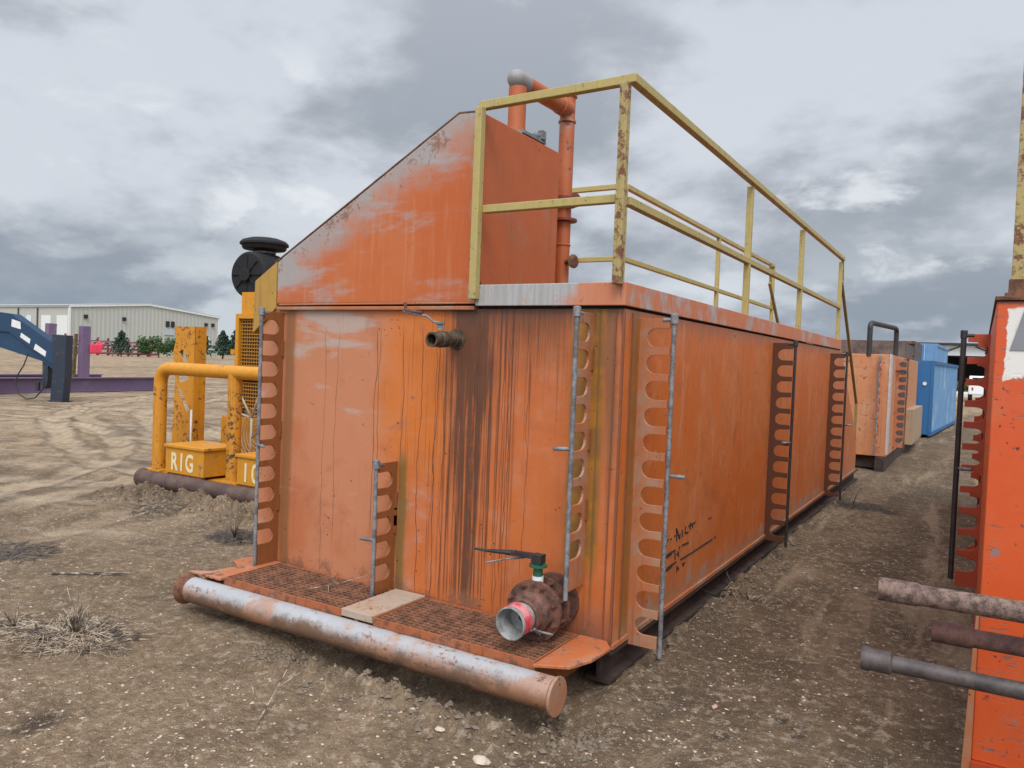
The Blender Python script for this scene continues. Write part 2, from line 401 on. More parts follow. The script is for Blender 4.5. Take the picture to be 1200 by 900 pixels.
# ------------------------------------------------------------------ main tank materials
OR1 = (.46, .118, .026); OR2 = (.45, .175, .085); GREY = (.36, .34, .32)
def common_orange(g, p, x, y, z, u):
    n1 = g.noise(p, 1.1, 5, .6); n2 = g.noise(p, 6, 5, .65); n3 = g.noise(p, 50, 3, .6)
    return n1, n2, n3
def drips(g, u, z, dens, seed, wob=.05, scale=30, sharp=.012):
    """thin meandering vertical run lines in (u,z)"""
    uu = u+(g.noise(g.vec(u*2.5+seed, z*1.6, seed), 1, 3, .6)-.5)*wob*2+(g.noise(g.vec(u*3+seed, z*7, seed), 1, 2, .5)-.5)*wob*.16
    cell = g.vor(g.vec(uu*scale, seed, 0.0), 1, 'DISTANCE_TO_EDGE')
    n = g.node('ShaderNodeTexVoronoi', voronoi_dimensions='1D'); g.put(n.inputs['W'], uu*scale+seed); n.inputs['Scale'].default_value = 1
    dd = S_(g, n.outputs['Distance']); cc = g.sep(S_(g, n.outputs['Color']))
    return g.ss(dd, sharp*scale*.35, sharp*scale*.1)*g.ss(cc[0], 1-dens, 1-dens+.02), cc[1]
def front_fn(g):
    p = g.obj(); x, y, z = g.sep(p); n1, n2, n3 = common_orange(g, p, x, y, z, x)
    hn = g.noise(g.vec(x*1.2, y, z*5), 1, 5, .6, .4)
    c = g.mix(g.ss(x+(n1-.5)*1.6, -1.25, -1.7), OR1, OR2)
    c = g.mix(g.ss(n2, .45, .7)*.5, c, (.47, .18, .09)); c = g.mix(g.ss(n1, .50, .66)*.5, c, (.36, .085, .02))
    c = g.mix(g.band(x+(n1-.5)*.5, -1.62, -1.1, .12)*g.ss(z, .7, 1.3)*.6, c, (.56, .15, .012))
    fg = g.ss(hn+g.ss(z+(n1-.5)*.8, 1.45, 1.9)*.10*g.band(x+(n1-.5)*.7, -2.35, -1.75, .15)+(n2-.5)*.12, .57, .70)*g.ss(x, -1.1, -1.5)
    c = g.mix(fg*.75, c, (.38, .32, .28))
    vs = g.noise(g.vec(x*40, y, z*1.1), 1, 5, .62)
    c = g.mix(g.ss(vs, .52, .7)*.28*g.ss(n1, .42, .6), c, (.26, .08, .03)); c = g.mix(g.ss(g.noise(p, 2.6, 6, .7, .5), .56, .68)*.40, c, (.30, .10, .045))
    c = g.mix(g.ss(g.noise(g.vec(x*30, y, z*.8+4), 1, 4, .6), .60, .75)*.22*g.ss(x, -1.0, -.6), c, (.50, .30, .22))
    # oily curtain running down below the upper valve
    cx = x+(g.noise(g.vec(x*2, 0.0, z*2.0), 1, 4, .6)-.5)*.14
    v2 = g.noise(g.vec(x*62, 0.0, z*.55+8), 1, 5, .64)
    wide = g.band(cx, -1.10, -.78, .07)*g.ss(v2*.6+n2*.4, .30, .48)*g.ss(z+(vs-.5)*.9, 1.22, 1.66)
    wide2 = g.band(cx, -.84, -.30, .10)*g.ss(z+(v2-.5)*1.3, 1.50, 1.95)*.75
    tail = g.mx(g.band(cx+(v2-.5)*.10, -.965, -.905, .018)*g.ss(v2*.5+n2*.5, .34, .50)*.97, g.band(cx+(v2-.5)*.10, -1.06, -.84, .03)*g.ss(vs*.6+v2*.4, .42, .54))
    tail2 = g.band(cx, -1.16, -.62, .08)*g.ss(v2, .50, .58)*.85
    fan = g.band(cx, -1.45, -.40, .2)*g.ss(v2+g.ss(z, .3, 1.9)*.05+(n1-.5)*.25, .61, .67)*.65
    curtain = g.mn(g.mx(wide*.85, wide2)+g.mx(g.mx(tail, tail2), fan)*g.ss(z, .2, .35), 1.0)
    c = g.mix(curtain*.90, c, g.mix(n2, (.030, .014, .008), (.115, .042, .018)))
    top = g.ss(z+(vs-.5)*.5, 1.86, 1.99)*g.ss(x, -1.25, -1.0)
    c = g.mix(top*.75, c, (.10, .05, .035))
    for sd_, dn, sc_, x0_, x1_, am in ((3.1, .70, 14, -1.80, -1.0, .95), (5.3, .40, 17, -1.25, -.45, .7), (7.7, .40, 7, -2.45, -.2, .6), (11.9, .5, 10, -1.70, -.75, .8)):
        d1, r1 = drips(g, x, z, dn, sd_, .055, sc_, .0095 if sc_ < 20 else .007)
        c = g.mix(d1*g.band(x, x0_, x1_, .06)*g.ss(z-r1*.9+.15, 0, .15)*g.ss(z, 1.9, 1.75)*am, c, (.05, .022, .016))
    # ochre and brown stain bands beside the racks
    wb = (n1-.5)*.05+(n2-.5)*.03
    oc = g.mn(g.band(x+wb, -.30, -.105, .02), 1.0)
    c = g.mix(oc*.85*g.ss(z+wb*4, .50, .65), c, g.mix(g.ss(n2, .4, .6), (.30, .135, .012), (.17, .085, .015)))
    c = g.mix(g.band(x+wb*2, -.105, -.03, .02)*g.ss(z+(v2-.5)*1.4, .7, 1.6)*.7, c, (.13, .07, .035)); c = g.mix(g.band(x+wb, -.20, -.12, .015)*g.ss(v2, .45, .6)*.6, c, (.10, .06, .02))
    c = g.mix(g.band(x+wb, -2.49, -2.40, .02)*.75, c, (.19, .085, .03))
    c = g.mix(g.band(x+wb*2, -1.465, -1.40, .018)*g.ss(z, 1.15, 1.0)*.85, c, (.16, .10, .025))
    c = g.mix(g.ss(n2*.7+n3*.3+g.ss(z, .40, .21)*.16, .60, .72)*.7, c, (.16, .07, .04))
    c = g.mix(g.ss(z, .48, .25)*g.ss(x+(n2-.5)*.4, -.55, -.3)*.6, c, (.12, .06, .04))
    # horizontal scrapes and specks
    hs = g.noise(g.vec(x*9, y, z*70), 1, 3, .6)
    sp = g.ss(hs, .66, .69)*g.ss(g.noise(p, 3.3, 3), .54, .60)
    c = g.mix(sp*.9, c, (.035, .02, .016))
    ch = g.ss(g.vor(p, 24), .16, .10)*g.ss(g.noise(p, 4.2, 2), .56, .62)
    c = g.mix(ch*.9, c, (.04, .02, .014))
    return dict(color=c, rough=n2*.3+.38+curtain*.1, bump=n2*.3+n3*.12-ch*.5-sp*.4+n1*2.0+g.noise(g.vec(x*1.3, y, z*1.1), 1, 2)*2.5, bs=.35, bd=.012)
def side_fn(g):
    p = g.obj(); x, y, z = g.sep(p); n1, n2, n3 = common_orange(g, p, x, y, z, y)
    c = g.mix(g.ss(n1, .4, .65), (.48, .120, .018), (.49, .155, .042)); c = g.mix(g.ss(n2*.6+n1*.4, .50, .62)*.35, c, (.33, .085, .02))
    vs = g.noise(g.vec(x, y*24, z*.9), 1, 5, .62); vb = g.noise(g.vec(x, y*5, z*1.1+3), 1, 5, .62, .5)
    c = g.mix(g.ss(vb, .56, .66)*.40, c, (.50, .24, .13)); c = g.mix(g.ss(g.noise(g.vec(x, y*3.2+5, z*2.6), 1, 6, .66, .6), .56, .66)*.45, c, (.56, .21, .08))
    c = g.mix(g.ss(vs, .54, .72)*.32*g.ss(n1, .4, .6), c, (.26, .075, .015)); c = g.mix(g.ss(g.noise(p, 1.9, 6, .7, .5), .55, .68)*.45, c, (.30, .085, .025))
    wb = (n1-.5)*.08+(n2-.5)*.04
    c = g.mix(g.band(y+wb, .09, .20, .025)*.8, c, g.mix(n2, (.13, .06, .02), (.24, .12, .02)))
    c = g.mix(g.ss(z+(vs-.5)*.25, 1.84, 1.97)*.55, c, (.20, .10, .06))
    c = g.mix(g.ss(n2+g.ss(z, .55, .2)*.2, .66, .76)*.7, c, (.36, .26, .20))
    c = g.mix(g.ss(g.noise(g.vec(x, y*48, z*.7), 1, 4, .6), .60, .68)*.45*g.ss(z, .5, 1.5), c, (.22, .065, .015))
    for yy in (2.35, 4.75): c = g.mix(g.band(y+(n2-.5)*.01, yy, yy+.012, .004)*.7, c, (.26, .09, .03))
    c = g.mix(g.ss(z+(n2-.5)*.25, .36, .22)*.5, c, (.30, .17, .10))
    d1, r1 = drips(g, y, z, .25, 5.5, .04, 8, .009)
    c = g.mix(d1*g.ss(z-r1*1.6, 0, .2)*.55, c, (.15, .05, .02))
    hs = g.noise(g.vec(x, y*7, z*60), 1, 3, .6)
    sp = g.ss(hs, .67, .70)*g.ss(g.noise(p, 2.3, 3), .55, .60)
    c = g.mix(sp*.8, c, (.05, .025, .016))
    ch = g.ss(g.vor(p, 17), .13, .08)*g.ss(g.noise(p, 3.2, 2), .52, .60)
    c = g.mix(ch*.9, c, (.04, .02, .014))
    return dict(color=c, rough=n2*.3+.36, bump=n2*.3+n3*.12-ch*.5-sp*.4+n1*2.6+g.noise(g.vec(x, y*.9, z*1.3), 1, 2)*3.0, bs=.35, bd=.012)
def gable_fn(g):
    p = g.obj(); x, y, z = g.sep(p); n1, n2, n3 = common_orange(g, p, x, y, z, x)
    c = g.mix(g.ss(n1, .4, .62), (.42, .088, .014), (.45, .118, .03))
    vs = g.noise(g.vec(x*28, y, z*1.5), 1, 5, .62)
    c = g.mix(g.ss(vs, .5, .7)*.35, c, (.50, .20, .09))
    # distance below the sloping top edge
    dl = (x+2.58)*.55+2.29-z
    edge = g.ss(g.mn(dl, 3.11-z)+(n1-.5)*.75+(n2-.5)*.40+(vs-.5)*.25, .34, .0)
    hn = g.noise(g.vec(x*1.1+3.1, y, z*4), 1, 5, .66, .2)
    gm = g.mn(edge*.9+g.ss(hn+(vs-.5)*.10, .50, .66)*.8*g.ss(n1, .36, .52)+g.ss(x+(n2-.5)*.2, -1.0, -.93)*.5, 1.0)
    c = g.mix(gm, c, g.mix(n2, (.26, .225, .21), (.37, .34, .325)))
    c = g.mix(g.ss(n2*.6+n3*.4+edge*.12, .62, .70)*.7, c, (.17, .07, .03))
    c = g.mix(g.ss(z, 2.04, 2.0)*.4, c, (.25, .09, .04))
    return dict(color=c, rough=n2*.3+.42, bump=n2*.4+n3*.2+n1, bs=.3, bd=.007)
def chalk_fn(front):
    def fn(g):
        p = g.obj(); x, y, z = g.sep(p); n1, n2, n3 = common_orange(g, p, x, y, z, x)
        u = x+y
        vs = g.noise(g.vec(u*30, 0.0, z*2), 1, 5, .62)
        c = g.mix(g.ss(vs, .4, .65), (.30, .29, .28), (.40, .385, .37))
        o = g.mix(n2, (.50, .12, .03), (.48, .19, .09))
        if front: m_ = g.ss(x+(n2-.5)*.5, -.38, -.2)*.9+g.ss(n1*.6+n2*.4, .58, .66)*.6
        else: m_ = g.ss(n2*.5+n1*.5, .38, .52)
        c = g.mix(g.mn(m_, 1.0), c, o)
        c = g.mix(g.ss(vs+n3*.2, .66, .80)*.8, c, (.09, .05, .04))
        c = g.mix(g.ss(n2*.5+n3*.5, .60, .68)*.6, c, (.14, .055, .03))
        return dict(color=c, rough=.55, bump=n2*.4+n3*.2, bs=.35, bd=.005)
    return fn
M_front = material('front_paint', front_fn); M_side = material('side_paint', side_fn); M_gable = material('gable_paint', gable_fn)
M_chf = material('chalky_lip', chalk_fn(True)); M_chs = material('chalky_side_lip', chalk_fn(False))
M_or = paint('orange_paint', (.42, .115, .035), (.40, .21, .13), fa=.6, ra=.7, streak=.4, chip=.4)
M_ord = paint('brown_stained_orange', (.24, .078, .022), (.33, .12, .04), fa=.35, ra=.4, streak=.4)
M_ordark = paint('dark_stained_orange', (.085, .026, .010), (.13, .038, .013), fa=.3, ra=.35, streak=.3)
M_pale = paint('pale_worn_orange', (.38, .125, .045), (.34, .21, .14), fa=.6, ra=.35, streak=.45, chip=.3, scale=2)
M_rust = metal('rust', (.075, .028, .014), (.20, .085, .040), .8, 14)
M_rustor = metal('rusty_grate', (.085, .036, .02), (.24, .10, .05), .85, 12)
M_galv = metal('dull_steel', (.10, .098, .10), (.235, .235, .245), .6, 18, .2)
M_yel = paint('olive_yellow_paint', (.40, .315, .105), (.36, .30, .15), rust=(.09, .035, .018), fa=.35, ra=.42, streak=.35, chip=.4, scale=2.2)
M_yelrust = paint('rusted_yellow_paint', (.36, .28, .10), (.22, .12, .06), rust=(.09, .035, .02), fa=.55, ra=1.0, streak=.5, chip=.5, scale=2.4)
M_black = metal('black_steel', (.012, .012, .014), (.03, .028, .028), .5, 20)
M_green = plain('green_enamel', (.015, .09, .05), .45)
M_white = plain('dirty_white', (.62, .62, .60), .6)
M_dark = plain('dark_void', (.02, .018, .016), .9)

# ------------------------------------------------------------------ main tank
T = empty('mud_tank', (0, 0, 0))
tag(T, 'long orange steel tank with dark drips, sloped hood and yellow handrails', 'tank')
YE = 9.2
b = MB()      # body: front wall, side wall, rest
i = b.add([(-2.74,0,.21),(0,0,.21),(0,0,1.97),(-2.74,0,1.97), (0,YE,.19),(0,YE,.68),(0,7.15,1.97),(-2.74,YE,.19),(-2.74,YE,.68),(-2.74,7.15,1.97)])
b.cur = 0; b.face((i,i+1,i+2,i+3)); b.cur = 1; b.face((i+1,i+4,i+5,i+6,i+2)); b.cur = 2
b.face((i,i+3,i+9,i+8,i+7)); b.face((i+3,i+2,i+6,i+9)); b.face((i+6,i+5,i+8,i+9)); b.face((i+5,i+4,i+7,i+8)); b.face((i,i+7,i+4,i+1))
b.build('body', [M_front, M_side, M_or], T, bev=.004)
c = MB(); c.box((-2.56, -.03, 1.962), (-.925, .02, 1.985)); c.bar((-2.55, -.012, 2.0), (-.92, -.012, 2.004), .012); c.build('top_flange', M_pale, T, bev=.004)
c = MB(); c.bar((-.048, -.003, .215), (-.048, -.003, 1.955), .007); c.bar((-.003, -.002, .215), (-.003, -.002, 1.955), .012); c.bar((.003, .10, .215), (.003, .10, 1.955), .008)
c.build('weld_seam', paint('seam_paint', (.20, .065, .03), ra=.8), T)
c = MB(); c.box((-.02, -.004, .185), (.012, YE, .213)); c.box((-2.54, -.012, .19), (-.03, .01, .215)); c.build('bottom_angle', M_pale, T, bev=.003)
# deck lip
c = MB(); c.cur = 0; c.box((-.915, -.035, 1.985), (.012, -.008, 2.105)); c.cur = 1; c.box((-.015, -.0079, 1.985), (.0121, 7.13, 2.105))
c.cur = 2; c.box((-.93, -.0075, 2.06), (-.0152, 7.1, 2.098)); c.box((-.93, 0.001, 1.985), (-.916, 7.1, 2.05))
c.build('deck_lip', [M_chf, M_chs, M_rust], T, bev=.004)
c = MB(); c.box((-.9, .01, 1.971), (-.02, 7.0, 1.984)); c.build('deck_gap', M_dark, T)
# sloped hood
hood = [(-2.575, 2.006), (-.932, 2.006), (-.932, 3.10), (-1.09, 3.108), (-2.575, 2.292)]
c = MB(); c.prism(hood, XZ(-.012), .965); hb = c.build('hood', [M_gable, paint('hood_side_paint', (.42, .092, .018), (.40, .17, .09), fa=.38, ra=.08, streak=.25, chip=.1, scale=.8)], T, bev=.006)
for po in hb.data.polygons:
    if po.normal.x > .9: po.material_index = 1
c = MB(); c.prism([(-2.577, 2.292), (-2.577, 1.975), (-2.80, 1.80), (-2.79, 2.165)], XZ(-.02), .5); c.build('hood_end_plate', paint('hood_yellow', (.40, .225, .045), (.42, .27, .11), ra=.35, fa=.2, streak=.3), T, bev=.003)
c = MB(); c.bar((-2.60, -.008, 2.29), (-1.09, -.008, 3.112), .008, .012, (0, 1, 0)); c.bar((-1.09, -.008, 3.112), (-.93, -.008, 3.104), .008, .012, (0, 1, 0)); c.build('hood_edge_strip', M_rust, T)

# handrails
TZ, MZ = 3.125, 2.535
def rail(name, runs, posts, mids, parent, mat, w=.046):
    e = empty(name, (0, 0, 0)); e.parent = parent
    c = MB()
    for p, q in runs: c.bar(p, q, w, w)
    c.build('top_rail', mat, e, bev=.004)
    c = MB()
    for p, q in mids: c.bar(p, q, w*.95, w*.95)
    c.build('mid_rail', mat, e, bev=.004)
    for k, (x, y, z0, mt) in enumerate(posts):
        c = MB(); c.bar((x, y, z0), (x, y, TZ-.02), w, w); c.build('post', mt, e, bev=.004)
    return e
rail('handrail', [((-.93, -.02, TZ), (0.0, -.02, TZ+.01)), ((-.0, -.044, TZ+.012), (-.0, 7.03, TZ+.02))],
     [(-.907, -.062, 2.02, M_yel), (-.022, -.066, 2.09, M_yelrust), (-.02, 2.42, 2.09, M_yel), (-.02, 4.48, 2.09, M_yel), (-.02, 7.0, 2.09, M_yel)],
     [((-.885, -.02, MZ), (-.042, -.02, MZ)), ((-.018, .0, MZ-.01), (-.018, 6.97, MZ-.01))], T, M_yel)
rail('handrail', [((-1.5, 2.12, TZ), (-.95, 2.12, TZ)), ((-.952, 2.145, TZ+.002), (-.952, 7.40, TZ+.002))],
     [(-.952, 2.12, 2.05, M_yel), (-1.5, 2.12, 1.97, M_yel), (-.952, 4.75, 2.05, M_yel), (-.952, 7.38, 2.05, M_yel)],
     [((-1.5, 2.12, 2.54), (-.98, 2.12, 2.54)), ((-.952, 2.145, 2.54), (-.952, 7.36, 2.54))], T, M_yel, .042)
# stair at the far end
ST = empty('stair', (0, 7.1, 0)); ST.parent = T
def L(x, y, z): return (x, y-7.1, z)
for x in (-.02, -.93):
    c = MB(); c.bar(L(x, 7.1, 2.06), L(x, 9.15, .62), .03, .09); c.build('stringer', paint('stair_yellow', (.25, .19, .06), (.12, .09, .05), ra=.5, scale=2), ST)
    c = MB(); c.bar(L(x+.01, 7.05, 2.86), L(x+.01, 9.05, 1.22), .035, .035); c.bar(L(x+.01, 9.03, .68), L(x+.01, 9.03, 1.25), .035)
    c.bar(L(x+.01, 7.05, TZ), L(x+.01, 7.12, 2.82), .03); c.build('stair_rail', paint('stair_yellow', (.25, .19, .06)), ST)
for k in range(6):
    c = MB(); z = 1.85-k*.23; y = 7.4+(2.06-z-.2)*1.42; c.box(L(-.91, y-.12, z), L(-.04, y+.12, z+.03)); c.build('tread', M_rust, ST)

# overflow pipe over the hood
OP = empty('overflow_pipe', (-1.05, .6, 3.1)); OP.parent = T
def O(x, y, z): return (x+1.05, y-.6, z-3.1)
M_pipe = paint('pipe_orange', (.40, .095, .022), (.36, .22, .16), fa=.35, ra=.55, streak=.2, chip=.2, scale=1.6)
pr = .058
M_elb = paint('grey_elbow', (.25, .235, .225), (.42, .13, .04), ra=.35, fa=.4)
c = MB(); c.tube(O(-1.06, .58, 3.08), O(-1.06, .58, 3.44), pr, 20); c.lathe([(0, pr), (.003, .064), (.02, .064), (.023, pr)], O(-1.06, .58, 3.15), (0, 0, 1)); c.lathe([(0, pr), (.003, .063), (.012, .063), (.015, pr)], O(-1.06, .58, 3.36), (0, 0, 1))
c.build('riser', M_pipe, OP)
c = MB(); c.lathe([(0, .002), (.004, .022), (.014, .040), (.03, .053), (.05, .0605), (.075, .062), (.17, .062)], O(-1.06, .50, 3.487), (0, 1, .02), 24, caps=False); c.build('elbow', M_elb, OP)
c = MB(); c.tube(O(-1.06, .66, 3.49), O(-1.05, 1.26, 3.50), pr, 20); c.lathe([(0, pr), (.003, .065), (.12, .065), (.125, pr)], O(-1.05, 1.13, 3.498), (0, 1, 0)); c.build('cross_pipe', M_pipe, OP)
c = MB(); c.tube(O(-1.05, 1.26, 3.60), O(-1.05, 1.26, 2.1), pr*.95, 18)
for z0, z1, r in ((3.58, 3.62, .066), (3.40, 3.42, .064), (2.70, 2.715, .062), (2.52, 2.53, .062), (2.20, 2.22, .064)): c.lathe([(0, pr), (.003, r), (z1-z0-.003, r), (z1-z0, pr)], O(-1.05, 1.26, z0), (0, 0, 1))
c.build('down_pipe', M_pipe, OP)
c = MB(); c.lathe([(0, .05), (.005, .10), (.022, .10), (.03, .05)], O(-1.05, 1.26, 2.69), (0, 0, 1)); c.lathe([(0, .06), (.002, .085), (.07, .085), (.075, .06)], O(-1.05, 1.26, 2.80), (0, 0, 1)); c.tube(O(-1.05, 1.26, 2.83), O(-.92, 1.20, 2.83), .032); c.lathe([(0, .05), (.03, .05)], O(-.95, 1.21, 2.83), (1, -.4, 0))
c.build('valve_body', paint('red_brown_paint', (.16, .035, .02), ra=.4), OP)
c = MB(); c.tube(O(-1.05, 1.26, 2.40), O(-.95, 1.22, 2.40), .018); c.lathe([(0, .045), (.012, .05), (.02, .03)], O(-.94, 1.215, 2.40), (1, -.4, 0)); c.build('hand_wheel', M_rust, OP)
c = MB(); c.box(O(-1.10, .45, 3.105), O(-.93, .75, 3.125)); c.tube(O(-1.03, .66, 3.15), O(-.93, .70, 3.15), .02, 8); c.box(O(-.955, .68, 3.125), O(-.92, .73, 3.18)); c.build('saddle_clamp', M_galv, OP)

# clamp racks ---------------------------------------------------------------
def comb(z0, z1, depth, pitch=.1415, slot=.098, reach=.128, first=None, open_bottom=True):
    """outline (d,z) of a plate whose outer edge (d=depth) is cut by round-ended slots"""
    pts = [(0, z0), (depth, z0)]
    n = int((z1-z0-.05)/pitch)+1; z = z1-.055-slot
    slots = []
    for k in range(n):
        slots.append(z); z -= pitch
    for zb in reversed([s for s in slots if s > z0+.03]):
        r = slot/2; cx = depth-reach+r
        pts.append((depth, zb+rnd.uniform(-.003, .003))); pts.append((cx, zb))
        for a in range(1, 8):
            t = -math.pi/2-math.pi*a/8; pts.append((cx+r*math.cos(t), zb+r+r*math.sin(t)))
        pts.append((cx, zb+slot)); pts.append((depth, zb+slot+rnd.uniform(-.003, .003)))
    pts += [(depth, z1), (0, z1)]
    return pts
def rack(parent, base, axis, z0, z1, mat, rodmat, depth=.172, peg=None, label=None, rod_ext=.04, pegdir=None, rodx=.018, rr=.0125, local=False, reach=.128):
    """axis 'y-' sticks out toward -Y, 'x+' toward +X, 'x-' toward -X"""
    e = empty('clamp_rack', (base[0], base[1], 0)); e.parent = parent
    if label: e['label'] = label
    D = {'y-': Vector((0, -1, 0)), 'x+': Vector((1, 0, 0)), 'x-': Vector((-1, 0, 0))}[axis]
    N = Vector((1, 0, 0)) if axis == 'y-' else Vector((0, 1, 0))
    c = MB(); c.prism(comb(z0, z1, depth, reach=reach), lambda d, z, w: tuple(D*d+N*(w-.006)+Vector((0, 0, z))), .014)
    c.build('comb_plate', mat, e, bev=.0015)
    for z in (z0+.35, (z0+z1)/2, z1-.3):
        c = MB(); c.box(tuple(N*.006+D*.004+Vector((0, 0, z))), tuple(N*.018+D*.02+Vector((0, 0, z+.11)))); c.build('weld_tab', M_ord, e)
    c = MB(); P = D*(depth+rodx)
    c.tube(tuple(P+Vector((0, 0, z0-rod_ext))), tuple(P+Vector((0, 0, z1+.02))), rr, 12)
    rod = c.build('lock_rod', rodmat, e)
    c = MB(); c.lathe([(0, rr), (.002, .021), (.05, .021), (.055, rr)], tuple(P+Vector((0, 0, z1-.03))), (0, 0, 1), 12); c.tube(tuple(P+Vector((0, 0, z1-.01))), tuple(P-D*.06+Vector((0, 0, z1-.01))), .012, 8)
    c.build('end_socket', rodmat, rod)
    if peg:
        pd = Vector(pegdir).normalized(); c = MB(); c.tube(tuple(P+Vector((0, 0, peg))), tuple(P+pd*.095+Vector((0, 0, peg))), .011, 10); c.build('handle_peg', M_galv, rod)
    return e
rack(T, (-2.515, 0), 'y-', .24, 1.945, M_ord, M_galv, peg=1.05, pegdir=(.9, -.3, 0), label='full height rack at the left end of the front wall')
rack(T, (-1.478, 0), 'y-', .235, 1.03, M_ord, M_galv, peg=.57, pegdir=(-1, -.15, 0), label='short half height rack on the front wall')
rack(T, (-.182, 0), 'y-', .50, 1.945, M_pale, M_galv, peg=1.24, pegdir=(-.7, -.6, 0), label='rack beside the big flanged valve')
rack(T, (0, .215), 'x+', .158, 1.935, M_pale, M_galv, peg=1.10, pegdir=(1, .1, 0), label='pale worn rack nearest the corner of the side wall')
rack(T, (0, 3.35), 'x+', .165, 1.925, M_ordark, M_black, peg=1.05, pegdir=(-.7, -.7, 0), label='dark brown middle rack of the side wall')
rack(T, (0, 6.42), 'x+', .165, 1.915, M_ordark, M_black, peg=1.05, pegdir=(1, 0, 0), label='dark brown rack at the far end of the side wall')

# porch with gratings and bumper pipe
def grating(x0, x1, name_label):
    e = empty('grating', (x0, -.482, .225)); e.parent = T; e['label'] = name_label
    c = MB(); y0, y1 = 0, .437; w = x1-x0; pitch = .043
    k = int(w/pitch)
    for j in range(k+1): c.box((j*w/k-.006, y0, -.022), (j*w/k+.006, y1, .006))
    for j in range(13): yy = y0+j*(y1-y0)/12; c.box((0, yy-.0065, -.004), (w, yy+.0065, .0085))
    c.build('bars', M_rustor, e)
    c = MB(); c.box((-.012, -.012, -.03), (w+.012, -.0005, .014)); c.box((-.012, y1+.0005, -.03), (w+.012, y1+.012, .014)); c.box((-.012, 0, -.03), (-.0065, y1, .0139)); c.box((w+.0065, 0, -.03), (w+.012, y1, .0139)); c.build('frame', paint('grate_frame_paint', (.34, .10, .035), (.28, .13, .08), ra=.8, fa=.5, streak=.5, scale=2), e)
grating(-2.43, -1.45, 'left grating with a dry twig on it'); grating(-1.19, -.19, 'right grating under the flanged valve')
c = MB(); c.box((-1.435, -.497, .205), (-1.205, -.02, .246)); c.build('porch_plate', paint('bare_plate', (.38, .30, .23), (.42, .22, .12), ra=.45), T, bev=.003)
c = MB(); c.prism([(-.175, -.52), (-.02, -.44), (.03, -.30), (.04, -.10), (-.02, -.013), (-.175, -.013)], XY(.218), .016); c.build('corner_gusset', M_or, T, bev=.003); c = MB(); c.prism([(-2.445, -.52), (-2.445, -.013), (-2.72, -.013), (-2.74, -.18), (-2.60, -.26), (-2.63, -.44), (-2.75, -.52)], XY(.22), .016)
c.build('corner_gusset', M_or, T, bev=.003)
c = MB(); c.box((-.19, -.5, .05), (-.175, .02, .217)); c.box((-2.62, -.5, .08), (-2.60, .02, .219)); c.box((-1.33, -.5, .08), (-1.31, .02, .204)); c.box((-2.58, -.47, .10), (-.20, -.455, .19)); c.build('porch_beam', M_ord, T)
def bumper_fn(g):
    p = g.obj(); x, y, z = g.sep(p); n1 = g.noise(p, 2.2, 5, .6); n2 = g.noise(p, 11, 6, .68); n3 = g.noise(p, 60, 3, .6); sx = g.noise(g.vec(x*3, y*20, z*20), 1, 5, .65)
    top = g.ss(z*7.5+(n1-.5)*1.0+(n2-.5)*.7+(n3-.5)*.4, .0, .45)
    c = g.mix(n2, (.085, .048, .030), (.21, .12, .07))
    c = g.mix(top, c, g.mix(n2, (.24, .25, .265), (.40, .40, .40)))
    c = g.mix(g.ss(n1+(n2-.5)*.6+g.ss(x, .9, 2.6)*.16, .54, .70)*.75, c, g.mix(n2, (.20, .085, .045), (.42, .20, .10)))
    c = g.mix(g.ss(n2*.45+n3*.25+sx*.35+g.ss(x, .8, 2.4)*.035, .575, .65)*.85, c, (.085, .045, .03))
    return dict(color=c, rough=n2*.3+.45, bump=n2*.6+n3*.3, bs=.45, bd=.006)
M_bump = material('worn_bumper', bumper_fn)
BP = empty('bumper_pipe', (-2.672, -.543, .128)); BP.parent = T
c = MB(); c.path([(0, 0, 0), (2.628, 0, 0)], .080, 28, radii=[.080, .080]); c.build('pipe', M_bump, BP)
c = MB(); c.lathe([(-.07, .098), (-.062, .102), (-.02, .088), (0, .0805)], (0, 0, 0), (1, 0, 0), 28); c.build('flared_end', M_rust, BP)
c = MB(); c.lathe([(0, .084), (.006, .093), (.020, .092), (.022, .02)], (2.630, 0, -.004), (1, 0, .0), 28); c.build('end_cap', paint('cap_paint', (.36, .15, .075), (.30, .20, .14), ra=.5, fa=.6, scale=3), BP, bev=.002)

# skid beams
def ibeam(c, p, q, h, w, t=.02):
    p, q = Vector(p), Vector(q)
    c.bar(p+Vector((0, 0, t/2)), q+Vector((0, 0, t/2)), w, t); c.bar(p+Vector((0, 0, h-t/2)), q+Vector((0, 0, h-t/2)), w, t); c.bar(p+Vector((0, 0, h/2)), q+Vector((0, 0, h/2)), t, h-2*t)
M_skid = metal('skid_steel', (.018, .012, .010), (.055, .030, .020), .85, 9)
for x in (-.06, -2.48):
    c = MB(); ibeam(c, (x, -.02, .01), (x, 9.5, .01), .17, .14); c.build('skid_beam', M_skid, T)
for y in (.6, 2.2, 3.8, 5.4, 7.0, 8.6): c = MB(); c.box((-2.4, y, .05), (-.13, y+.1, .18)); c.build('cross_member', M_skid, T)

